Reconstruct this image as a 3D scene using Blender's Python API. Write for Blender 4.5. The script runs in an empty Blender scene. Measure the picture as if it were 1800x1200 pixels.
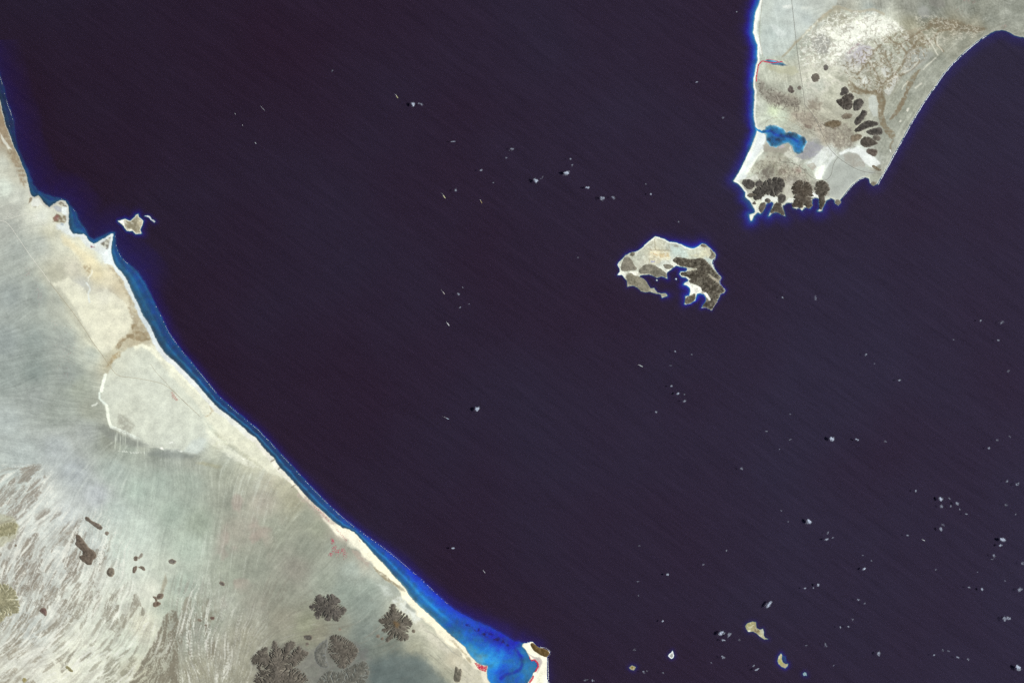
import bpy, bmesh, math, random, time
import numpy as np

T0 = time.time()
f32 = np.float32
scene = bpy.context.scene
col = scene.collection
random.seed(11)

# ------------------------------------------------------------------ camera, sky, sun, exposure
S = 30.0                     # metres on the ground for one unit of the survey grid (u to the east, v to the south)
GU, GV = 900.0, 600.0        # grid origin under the camera
ALT = 400000.0               # orbit height in metres
cam_d = bpy.data.cameras.new("camera")
cam = bpy.data.objects.new("camera", cam_d)
col.objects.link(cam)
cam.location = (0, 0, ALT)
cam_d.sensor_width = 36.0
cam_d.lens = 36.0 * ALT / (1800 * S)
cam_d.clip_start = 1000.0
cam_d.clip_end = 2.0e6
scene.camera = cam

SUN_EL = math.radians(55)
SUN_AZ = math.radians(90)    # due east
world = bpy.data.worlds.new("World")
scene.world = world
world.use_nodes = True
wn = world.node_tree
wn.nodes.clear()
w_out = wn.nodes.new("ShaderNodeOutputWorld")
w_bg = wn.nodes.new("ShaderNodeBackground")
w_sky = wn.nodes.new("ShaderNodeTexSky")
w_sky.sky_type = 'NISHITA'
w_sky.sun_disc = False
w_sky.sun_elevation = SUN_EL
w_sky.sun_rotation = SUN_AZ
w_bg.inputs['Strength'].default_value = 0.05
wn.links.new(w_sky.outputs[0], w_bg.inputs['Color'])
wn.links.new(w_bg.outputs[0], w_out.inputs['Surface'])

sun_d = bpy.data.lights.new("sun", 'SUN')
sun_d.energy = 3.6
sun_d.angle = math.radians(0.5)
sun_d.color = (1.0, 0.965, 0.90)
sun = bpy.data.objects.new("sun", sun_d)
col.objects.link(sun)
sun.location = (60000, 0, 90000)
sun.rotation_euler = (0, math.pi / 2 - SUN_EL, 0)

scene.view_settings.view_transform = 'Standard'
scene.view_settings.look = 'None'
scene.view_settings.gamma = 1.0
scene.view_settings.exposure = 0.36
scene.view_settings.use_curve_mapping = False
scene.cycles.use_denoising = False
scene.cycles.max_bounces = 4
scene.cycles.diffuse_bounces = 1
scene.cycles.glossy_bounces = 1
scene.cycles.transparent_max_bounces = 24
scene.cycles.volume_bounces = 0
LIGHT = np.array([1.20, 1.19, 1.20], f32)   # what a white level sheet sends back at this exposure


# ------------------------------------------------------------------ helpers
def wx(u): return (u - GU) * S
def wy(v): return (GV - v) * S

def Z(x0, y0, s, *p):
    return [(x0 + a / s, y0 + b / s) for a, b in p]

_T = np.random.RandomState(7).rand(512, 512).astype(f32)
def vn(x, y, seed=0):
    x = x + seed * 37.13; y = y + seed * 91.71
    xi = np.floor(x).astype(np.int32); yi = np.floor(y).astype(np.int32)
    fx = (x - xi).astype(f32); fy = (y - yi).astype(f32)
    fx = fx * fx * (3 - 2 * fx); fy = fy * fy * (3 - 2 * fy)
    x0 = xi & 511; x1 = (xi + 1) & 511; y0 = yi & 511; y1 = (yi + 1) & 511
    a = _T[y0, x0] * (1 - fx) + _T[y0, x1] * fx
    b = _T[y1, x0] * (1 - fx) + _T[y1, x1] * fx
    return a * (1 - fy) + b * fy

def fbm(x, y, o=4, seed=0, g=0.5):
    r = 0; a = 1.0; t = 0
    for k in range(o):
        r = r + a * vn(x * 2 ** k, y * 2 ** k, seed + k * 3)
        t += a; a *= g
    return r / t

def sm(x, a, b):
    t = np.clip((x - a) / (b - a), 0, 1)
    return t * t * (3 - 2 * t)

class Reg:
    """A patch of the survey grid: sample positions, distances to outlines, colours and heights."""
    def __init__(s, u0, u1, v0, v1, step, warp=1.0, seed=1):
        s.step = step
        s.us = np.arange(u0, u1 + 1e-3, step).astype(f32); s.vs = np.arange(v0, v1 + 1e-3, step).astype(f32)
        s.U, s.V = np.meshgrid(s.us, s.vs)
        s.shape = s.U.shape
        wob = lambda k: (fbm(s.U / 7, s.V / 7, 3, seed + k) - .5) * 2.2 * warp + (vn(s.U / 1.9, s.V / 1.9, seed + k + 7) - .5) * .9 * warp
        s.x = s.U + wob(0); s.y = s.V + wob(20)
    def sub(s, poly, m):
        """the part of the patch round an outline"""
        us = [p[0] for p in poly]; vs = [p[1] for p in poly]
        j0, j1 = s.iu(min(us) - m), max(s.iu(max(us) + m) + 1, s.iu(min(us) - m) + 2)
        i0, i1 = s.iv(min(vs) - m), max(s.iv(max(vs) + m) + 1, s.iv(min(vs) - m) + 2)
        r = Reg.__new__(Reg)
        r.step = s.step; r.us = s.us[j0:j1]; r.vs = s.vs[i0:i1]; r.sl = (slice(i0, i1), slice(j0, j1))
        r.U = s.U[r.sl]; r.V = s.V[r.sl]; r.x = s.x[r.sl]; r.y = s.y[r.sl]; r.shape = r.U.shape
        return r
    def iu(s, u): return int(np.clip(round((u - s.us[0]) / s.step), 0, len(s.us) - 1))
    def iv(s, v): return int(np.clip(round((v - s.vs[0]) / s.step), 0, len(s.vs) - 1))
    def dist(s, poly, maxd=30, closed=True, warp=True):
        x, y = (s.x, s.y) if warp else (s.U, s.V)
        D = np.full(s.shape, maxd * maxd, f32)
        inside = np.zeros(s.shape, bool) if closed else None
        n = len(poly)
        for i in range(n if closed else n - 1):
            ax, ay = poly[i]; bx, by = poly[(i + 1) % n]
            j0, j1 = s.iu(min(ax, bx) - maxd - 3), s.iu(max(ax, bx) + maxd + 3) + 1
            i0, i1 = s.iv(min(ay, by) - maxd - 3), s.iv(max(ay, by) + maxd + 3) + 1
            if j1 - j0 > 1 and i1 - i0 > 1:
                X = x[i0:i1, j0:j1] - ax; Y = y[i0:i1, j0:j1] - ay
                dx, dy = bx - ax, by - ay
                t = np.clip((X * dx + Y * dy) / (dx * dx + dy * dy + 1e-9), 0, 1)
                d = (X - t * dx) ** 2 + (Y - t * dy) ** 2
                np.minimum(D[i0:i1, j0:j1], d, out=D[i0:i1, j0:j1])
            if closed and ay != by:
                i0, i1 = s.iv(min(ay, by) - 4), s.iv(max(ay, by) + 4) + 1
                yy = y[i0:i1]
                c = (ay > yy) != (by > yy)
                inside[i0:i1] ^= c & (x[i0:i1] < (bx - ax) * (yy - ay) / (by - ay) + ax)
        D = np.sqrt(D)
        return np.where(inside, D, -D) if closed else D
    def mask(s, poly, feather=2.0, off=0.0, rough=0.0, seed=3):
        r = s.sub(poly, feather + abs(off) + rough + 6)
        d = r.dist(poly, feather + abs(off) + rough + 3)
        if rough: d = d + (fbm(r.U / 7, r.V / 7, 5, seed, .72) - .5) * 2.6 * rough
        o = np.zeros(s.shape, f32)
        o[r.sl] = sm(d, off - feather / 2, off + feather / 2)
        return o
    def line(s, pts, width, feather=1.0):
        r = s.sub(pts, width + feather + 5)
        d = r.dist(pts, width + feather + 2, closed=False)
        o = np.zeros(s.shape, f32)
        o[r.sl] = 1 - sm(d, width / 2, width / 2 + feather)
        return o
    def idw(s, pts, vals, p=3.0, soft=6.0):
        """smooth field through control values, computed coarsely and interpolated"""
        k = max(1, int(round(6 / s.step)))
        cu = s.us[::k]; cv = s.vs[::k]
        if cu[-1] < s.us[-1]: cu = np.append(cu, cu[-1] + k * s.step)
        if cv[-1] < s.vs[-1]: cv = np.append(cv, cv[-1] + k * s.step)
        A, B = np.meshgrid(cu, cv)
        P = np.array(pts, f32); Vv = np.array(vals, f32)
        if Vv.ndim == 1: Vv = Vv[:, None]
        W = np.zeros(A.shape, f32); R = np.zeros(A.shape + (Vv.shape[1],), f32)
        for (a, b), q in zip(P, Vv):
            w = 1.0 / (((A - a) ** 2 + (B - b) ** 2) + soft * soft) ** (p / 2)
            W += w; R += w[..., None] * q
        R /= W[..., None]
        fu = (s.us - s.us[0]) / (k * s.step); fv = (s.vs - s.vs[0]) / (k * s.step)
        iu = np.minimum(fu.astype(int), len(cu) - 2); iv = np.minimum(fv.astype(int), len(cv) - 2)
        fu = (fu - iu)[None, :, None]; fv = (fv - iv)[:, None, None]
        a = R[iv][:, iu] * (1 - fu) + R[iv][:, iu + 1] * fu
        b = R[iv + 1][:, iu] * (1 - fu) + R[iv + 1][:, iu + 1] * fu
        o = a * (1 - fv) + b * fv
        return (o[..., 0] if o.shape[2] == 1 else o).astype(f32)
    def at(s, A, u, v):
        fu = np.clip((np.asarray(u, float) - s.us[0]) / s.step, 0, len(s.us) - 1.001)
        fv = np.clip((np.asarray(v, float) - s.vs[0]) / s.step, 0, len(s.vs) - 1.001)
        i = fv.astype(int); j = fu.astype(int); a = fu - j; b = fv - i
        return (A[i, j] * (1 - a) + A[i, j + 1] * a) * (1 - b) + (A[i + 1, j] * (1 - a) + A[i + 1, j + 1] * a) * b

def lic(Ns, vx, vy, n, where, h=1.0):
    """smear noises along a flow field: runnels and wind streaks (only where the ground is dry)"""
    H, Wd = Ns[0].shape
    ii, jj = np.nonzero(where)
    flats = [N.ravel() for N in Ns]; fx = (vx * h).ravel(); fy = (vy * h).ravel()
    i0 = (ii * Wd + jj).astype(np.int32)
    acc = [F[i0] for F in flats]
    for sg in (1.0, -1.0):
        px, py = jj.astype(f32), ii.astype(f32); ix = i0
        for k in range(n):
            px += sg * fx[ix]; py += sg * fy[ix]
            np.clip(px, 0, Wd - 1, out=px); np.clip(py, 0, H - 1, out=py)
            ix = py.astype(np.int32) * Wd + px.astype(np.int32)
            for a, F in zip(acc, flats): a += F[ix]
    res = []
    for a in acc:
        a -= a.mean(); a /= a.std() + 1e-6
        o = np.zeros(H * Wd, f32); o[i0] = a; res.append(o.reshape(H, Wd))
    return res

def mixc(C, m, c):
    C += m[..., None] * (np.asarray(c, f32) - C)

def to_albedo(C):
    c = np.clip(C, 0, 255) / 255.0
    l = np.where(c <= 0.04045, c / 12.92, ((c + 0.055) / 1.055) ** 2.4)
    return np.clip(l / LIGHT, 0.008, 0.86).astype(f32)

def link(o, parent=None, label=None, cat=None, group=None, kind=None):
    col.objects.link(o)
    if parent is not None: o.parent = parent
    for k, q in (("label", label), ("category", cat), ("group", group), ("kind", kind)):
        if q: o[k] = q
    return o

def empty(name, loc, **kw):
    o = bpy.data.objects.new(name, None)
    o.empty_display_size = 50
    o.location = loc
    return link(o, **kw)

def np_mesh(name, co, quads=None, tris=None):
    me = bpy.data.meshes.new(name)
    me.vertices.add(len(co)); me.vertices.foreach_set("co", np.ascontiguousarray(co, f32).ravel())
    fs = []
    if quads is not None and len(quads): fs.append(np.asarray(quads, np.int32))
    if tris is not None and len(tris): fs.append(np.asarray(tris, np.int32))
    nl = sum(f.size for f in fs); npy = sum(len(f) for f in fs)
    me.loops.add(nl); me.polygons.add(npy)
    me.loops.foreach_set("vertex_index", np.concatenate([f.ravel() for f in fs]))
    st = []; o = 0
    for f in fs:
        st.append(o + np.arange(len(f), dtype=np.int32) * f.shape[1]); o += f.size
    me.polygons.foreach_set("loop_start", np.concatenate(st).astype(np.int32))
    me.update(calc_edges=True)
    return me

def grid_object(name, reg, H, A, keep, mat, origin=(0, 0, 0), **kw):
    """heights H and albedo A of a patch -> one mesh object; keep marks the samples that are used"""
    q = keep[:-1, :-1] | keep[1:, :-1] | keep[:-1, 1:] | keep[1:, 1:]
    n, m = reg.shape
    idx = np.arange(n * m, dtype=np.int32).reshape(n, m)
    quads = np.stack([idx[:-1, :-1][q], idx[1:, :-1][q], idx[1:, 1:][q], idx[:-1, 1:][q]], 1)
    used = np.zeros(n * m, bool); used[quads.ravel()] = True
    ren = np.cumsum(used).astype(np.int32) - 1
    co = np.stack([wx(reg.U) - origin[0], wy(reg.V) - origin[1], H - origin[2]], -1).reshape(-1, 3)[used]
    me = np_mesh(name, co, ren[quads])
    at = me.attributes.new("albedo", 'FLOAT_COLOR', 'POINT')
    c4 = np.ones((used.sum(), 4), f32); c4[:, :3] = A.reshape(-1, 3)[used]
    at.data.foreach_set("color", c4.ravel())
    me.materials.append(mat)
    o = bpy.data.objects.new(name, me)
    o.location = origin
    return link(o, **kw)


# ------------------------------------------------------------------ materials
def new_mat(name):
    m = bpy.data.materials.new(name); m.use_nodes = True
    nt = m.node_tree; nt.nodes.clear()
    out = nt.nodes.new("ShaderNodeOutputMaterial")
    return m, nt, out

def node(nt, t, **kw):
    n = nt.nodes.new(t)
    for k, q in kw.items():
        if k in n.inputs: n.inputs[k].default_value = q
        else: setattr(n, k, q)
    return n

def ground_mat(name, amount=0.16, scale=1 / 70.0):
    """ground albedo carried by the mesh, broken up by two grains of procedural noise"""
    m, nt, out = new_mat(name)
    L = nt.links
    at = node(nt, "ShaderNodeAttribute", attribute_name="albedo")
    geo = node(nt, "ShaderNodeNewGeometry")
    n1 = node(nt, "ShaderNodeTexNoise", Scale=scale, Detail=3.0, Roughness=0.65)
    n2 = node(nt, "ShaderNodeTexNoise", Scale=scale / 7, Detail=2.0)
    L.new(geo.outputs['Position'], n1.inputs['Vector']); L.new(geo.outputs['Position'], n2.inputs['Vector'])
    ad = node(nt, "ShaderNodeMath", operation='ADD')
    L.new(n1.outputs['Fac'], ad.inputs[0]); L.new(n2.outputs['Fac'], ad.inputs[1])
    mr = node(nt, "ShaderNodeMapRange")
    mr.inputs['From Min'].default_value = 0.7; mr.inputs['From Max'].default_value = 1.3
    mr.inputs['To Min'].default_value = 1 - amount; mr.inputs['To Max'].default_value = 1 + amount
    L.new(ad.outputs[0], mr.inputs['Value'])
    mu = node(nt, "ShaderNodeVectorMath", operation='SCALE')
    L.new(at.outputs['Color'], mu.inputs[0]); L.new(mr.outputs[0], mu.inputs['Scale'])
    bp = node(nt, "ShaderNodeBump", Strength=0.5, Distance=6.0)
    L.new(n1.outputs['Fac'], bp.inputs['Height'])
    df = node(nt, "ShaderNodeBsdfDiffuse", Roughness=0.6)
    L.new(mu.outputs[0], df.inputs['Color']); L.new(bp.outputs[0], df.inputs['Normal'])
    L.new(df.outputs[0], out.inputs['Surface'])
    return m

def plain_mat(name, color, rough=0.8, noise=0.15, scale=0.05, spec=0.2):
    m, nt, out = new_mat(name)
    L = nt.links
    geo = node(nt, "ShaderNodeNewGeometry")
    n1 = node(nt, "ShaderNodeTexNoise", Scale=scale, Detail=4.0)
    L.new(geo.outputs['Position'], n1.inputs['Vector'])
    mr = node(nt, "ShaderNodeMapRange")
    mr.inputs['From Min'].default_value = 0.3; mr.inputs['From Max'].default_value = 0.7
    mr.inputs['To Min'].default_value = 1 - noise; mr.inputs['To Max'].default_value = 1 + noise
    L.new(n1.outputs['Fac'], mr.inputs['Value'])
    mu = node(nt, "ShaderNodeVectorMath", operation='SCALE')
    mu.inputs[0].default_value = color
    L.new(mr.outputs[0], mu.inputs['Scale'])
    b = node(nt, "ShaderNodeBsdfPrincipled", Roughness=rough)
    b.inputs['Specular IOR Level'].default_value = spec
    L.new(mu.outputs[0], b.inputs['Base Color'])
    L.new(b.outputs[0], out.inputs['Surface'])
    return m

M_GROUND = ground_mat("desert_ground")
M_LAVA = ground_mat("volcanic_rock", 0.22, 1 / 55.0)

# ------------------------------------------------------------------ the sea: an absorbing body of water over a real bottom
def sea_mat():
    m, nt, out = new_mat("sea_water")
    L = nt.links
    geo = node(nt, "ShaderNodeNewGeometry")
    def streak(lx, ly, det):
        mp = node(nt, "ShaderNodeMapping", vector_type='TEXTURE')
        mp.inputs['Rotation'].default_value = (0, 0, math.radians(-36))
        mp.inputs['Scale'].default_value = (lx, ly, 1.0)
        L.new(geo.outputs['Position'], mp.inputs['Vector'])
        n = node(nt, "ShaderNodeTexNoise", Scale=1.0, Detail=det, Roughness=0.6)
        L.new(mp.outputs[0], n.inputs['Vector'])
        return n
    n1 = streak(5200.0, 420.0, 3.0)                                                 # wind streaks
    n4 = streak(1500.0, 150.0, 2.0)                                                 # swell lines
    n2 = node(nt, "ShaderNodeTexNoise", Scale=1 / 11000.0, Detail=2.0)              # drifting water masses
    L.new(geo.outputs['Position'], n2.inputs['Vector'])
    n3 = node(nt, "ShaderNodeTexNoise", Scale=1 / 70.0, Detail=2.0)                 # chop
    L.new(geo.outputs['Position'], n3.inputs['Vector'])
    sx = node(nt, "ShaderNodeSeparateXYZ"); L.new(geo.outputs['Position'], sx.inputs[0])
    gx = node(nt, "ShaderNodeMapRange")                                             # water colour turns bluer and brighter towards the east
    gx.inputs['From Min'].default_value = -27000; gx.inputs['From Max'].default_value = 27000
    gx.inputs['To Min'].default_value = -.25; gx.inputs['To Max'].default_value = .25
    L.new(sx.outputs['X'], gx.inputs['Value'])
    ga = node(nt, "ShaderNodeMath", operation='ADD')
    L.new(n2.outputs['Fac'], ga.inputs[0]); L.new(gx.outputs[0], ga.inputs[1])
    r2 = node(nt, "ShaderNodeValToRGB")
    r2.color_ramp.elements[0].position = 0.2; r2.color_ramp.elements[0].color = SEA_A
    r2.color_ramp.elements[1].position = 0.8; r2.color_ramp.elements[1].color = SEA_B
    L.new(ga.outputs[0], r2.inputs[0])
    def madd(src, k, base):
        q = node(nt, "ShaderNodeMath", operation='MULTIPLY_ADD'); q.inputs[1].default_value = k
        L.new(src.outputs['Fac'], q.inputs[0])
        if isinstance(base, float): q.inputs[2].default_value = base
        else: L.new(base.outputs[0], q.inputs[2])
        return q
    a2 = madd(n3, .40, madd(n4, .38, madd(n1, .40, .41)))
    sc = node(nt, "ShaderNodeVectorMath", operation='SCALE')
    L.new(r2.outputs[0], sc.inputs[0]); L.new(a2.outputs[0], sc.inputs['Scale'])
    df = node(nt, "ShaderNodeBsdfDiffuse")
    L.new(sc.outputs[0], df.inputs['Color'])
    tr = node(nt, "ShaderNodeBsdfTransparent")
    mx = node(nt, "ShaderNodeMixShader"); mx.inputs[0].default_value = 0.10
    L.new(tr.outputs[0], mx.inputs[1]); L.new(df.outputs[0], mx.inputs[2])
    L.new(mx.outputs[0], out.inputs['Surface'])
    ab = node(nt, "ShaderNodeVolumeAbsorption")
    kr, kg, kb = 0.50, 0.13, 0.022
    ab.inputs['Density'].default_value = kr
    ab.inputs['Color'].default_value = (0.0, 1 - kg / kr, 1 - kb / kr, 1)
    L.new(ab.outputs[0], out.inputs['Volume'])
    return m
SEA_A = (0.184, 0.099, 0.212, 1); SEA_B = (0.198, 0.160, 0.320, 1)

def box_mesh(name, x0, x1, y0, y1, z0, z1):
    co = [(x, y, z) for z in (z0, z1) for y in (y0, y1) for x in (x0, x1)]
    q = [(0, 2, 3, 1), (4, 5, 7, 6), (0, 1, 5, 4), (1, 3, 7, 5), (3, 2, 6, 7), (2, 0, 4, 6)]
    return np_mesh(name, np.array(co), q)

SEA_R = 110000.0
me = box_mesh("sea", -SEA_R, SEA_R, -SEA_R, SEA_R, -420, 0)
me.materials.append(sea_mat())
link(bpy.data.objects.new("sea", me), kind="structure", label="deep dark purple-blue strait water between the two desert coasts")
me = box_mesh("seabed", -SEA_R, SEA_R, -SEA_R, SEA_R, -600, -400)
me.materials.append(plain_mat("deep_silt", (0.10, 0.09, 0.08), 1.0, 0.2, 1 / 900.0, 0.0))
link(bpy.data.objects.new("seabed", me), kind="structure", label="silty floor of the strait far below the surface")

def shelf(d, prof):
    a, b = zip(*prof)
    return np.interp(d, a, b).astype(f32)

SAND = (232, 234, 218)

# ------------------------------------------------------------------ western mainland
COAST_W = [(-240, -60), (-90, 40), (-40, 100), (-12, 142), (0, 177), (5, 200), (10, 220), (17, 237), (25, 260), (32, 272), (40, 293), (47, 308),
    (49, 320), (52, 335), (55, 343), (60, 347), (68, 343), (73, 350), (80, 360), (87, 365), (93, 360), (102, 354), (108, 351), (115, 354),
    (120, 361), (121, 372), (121, 383), (120, 393), (122, 403), (128, 411), (137, 412), (147, 411), (152, 416), (157, 424), (164, 428),
    (169, 427), (175, 423), (182, 420), (188, 415), (195, 411), (200, 411), (199, 418), (197, 427), (195, 438), (197, 450), (201, 463),
    (208, 473), (217, 482), (223, 492), (228, 503), (236, 521), (245, 540), (253, 557), (264, 573), (271, 589), (280, 607), (292, 623),
    (310, 638), (327, 655), (343, 671), (358, 688), (370, 703), (383, 717), (402, 730), (420, 745), (437, 760), (453, 773), (468, 792),
    (480, 803), (493, 822), (512, 842), (528, 860), (543, 877), (560, 892), (577, 908), (590, 919), (602, 927), (613, 930), (623, 935),
    (632, 945), (643, 957), (655, 972), (667, 983), (680, 997), (692, 1012), (703, 1023), (713, 1035), (718, 1045), (730, 1058),
    (743, 1070), (758, 1083), (772, 1097), (788, 1112), (803, 1125), (817, 1137), (823, 1147), (832, 1158), (838, 1164), (846, 1168), (857, 1170),
    (855, 1179), (856, 1190), (862, 1200), (872, 1225), (880, 1262), (903, 1285), (918, 1262), (921, 1230), (925, 1206), (928, 1200),
    (933, 1192), (938, 1183), (945, 1173), (946, 1167), (941, 1160), (933, 1159), (928, 1148), (923, 1140), (918, 1135), (919, 1130),
    (927, 1129), (937, 1127), (942, 1133), (948, 1137), (957, 1138), (963, 1142), (967.5, 1145), (965, 1152), (962, 1155), (962, 1177),
    (963, 1200), (966, 1240), (975, 1290), (1000, 1340), (1040, 1440), (-240, 1440)]
REEF_W = [(-240, -60), (-60, 20), (-14, 90), (0, 136), (6, 155), (12, 180), (20, 202), (24, 215), (25, 240), (31, 262), (41, 283), (51, 305), (58, 325), (66, 335),
    (80, 342), (95, 347), (108, 349), (118, 354), (127, 366), (134, 374), (137, 386), (146, 398), (152, 408), (156, 416), (165, 421), (180, 415),
    (195, 408), (202, 408), (203, 430), (207, 442), (215, 455), (227, 466), (241, 478), (253, 495), (263, 515), (274, 538), (285, 560),
    (295, 582), (309, 603), (327, 626), (345, 648), (365, 672), (385, 697), (407, 717), (430, 736), (448, 750), (463, 765), (479, 782),
    (497, 802), (516, 822), (531, 839), (546, 855), (561, 870), (577, 886), (592, 900), (608, 914), (630, 931), (655, 949), (690, 974),
    (715, 996), (740, 1017), (765, 1041), (790, 1064), (815, 1080), (840, 1092), (862, 1102), (885, 1114), (903, 1126), (919, 1128),
    (940, 1140), (950, 1200), (950, 1440), (-240, 1440)]
R = Reg(-190, 1015, 70, 1370, 1.25, 1.0, 1)
U, V = R.U, R.V
sdc = R.dist(COAST_W, 70)
sdr = R.dist(REEF_W, 70)
land = sdc > 0

# heights: level plain rising inland, beach at the edge, shelf and drop-off under water
inl = np.clip(((-(U - 480) * .77 + (V - 620) * .64)), -200, 1400)
hp = 3.5 + 0.10 * np.maximum(inl, 0) + (fbm(U / 60, V / 60, 3, 5) - .5) * 5
H = np.where(land, np.minimum(sdc * 1.1, 3.0) + hp * sm(sdc, 0, 14), 0)
dc = np.maximum(-sdc, 0.0)
dr = np.maximum(sdr, 0.0)
t = dc / (dc + dr + 1e-3)
jit = (fbm(U / 9, V / 9, 4, 31) - .5)
south = sm(V, 860, 1010)
bay = sm(V, 1065, 1130)
lag = np.interp(t, [0, .12, .3, .45, .55, .75, .95, 1], [0.3, 2.2, 3.4, 3.0, 4.4, 5.5, 4.0, 4.5]) * (1 - south) + \
      np.interp(t, [0, .12, .3, .42, .55, .75, .95, 1], [0.3, 2.5, 4.5, 3.6, 6.0, 8.5, 10.0, 11.0]) * south
lag = lag * (1 + jit * .5)
drop = np.maximum(-sdr, 0)
wid = np.interp(V, [60, 330, 440, 520, 620, 900, 1010, 1100], [36, 40, 40, 15, 9, 9, 11, 16]).astype(f32) * (.8 + .5 * fbm(U / 40, V / 40, 2, 8))
out = 9 + 26 * (drop / wid) + 30 * np.maximum(drop / wid - 1, 0) ** 1.2 + 120 * sm(drop, 45, 68)
depth = np.where(sdr > 0, lag, np.minimum(np.maximum(lag, 6) * 0 + out, 390))
depth = np.where(sdr > -2, np.minimum(depth, np.maximum(lag, 3)) * (1 - sm(-sdr, 0, 3)) + depth * sm(-sdr, 0, 3), depth)
# the sheltered bay behind the spit, shaped by soundings
pb = [(745, 1075, 3.2), (800, 1118, 3.0), (828, 1142, 2.4), (845, 1158, 1.6), (870, 1165, 3.4), (862, 1150, 3.6), (885, 1150, 5.0), (840, 1125, 6.5), (810, 1095, 8.5),
      (790, 1078, 9.0), (850, 1110, 12), (878, 1122, 14), (900, 1130, 13), (905, 1145, 8), (912, 1152, 6.5), (905, 1165, 4.6), (880, 1182, 8), (862, 1188, 4.0),
      (900, 1192, 5.5), (925, 1165, 3.4), (930, 1178, 2.8), (920, 1145, 3.6), (890, 1230, 6), (760, 1070, 5), (775, 1082, 5)]
db = R.idw([p[:2] for p in pb], [p[2] for p in pb], 3, 4)
lagz = (sdr > 0) & ~land
inb = bay * (sdr > 0) * sm(dc, 0, 3)
depth = depth * (1 - inb) + db * (1 + jit * .9 + (fbm(U / 4, V / 4, 3, 37) - .5) * .35) * inb
chan = R.line([(905, 1139), (912, 1147), (917, 1155), (918, 1166), (914, 1176), (902, 1182), (888, 1186), (880, 1192)], 1.0, 4)
depth = depth + chan * (3.5 + 6 * jit) * (V > 1120)
H = np.where(land, H, -np.maximum(depth, 0.02)).astype(f32)

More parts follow.
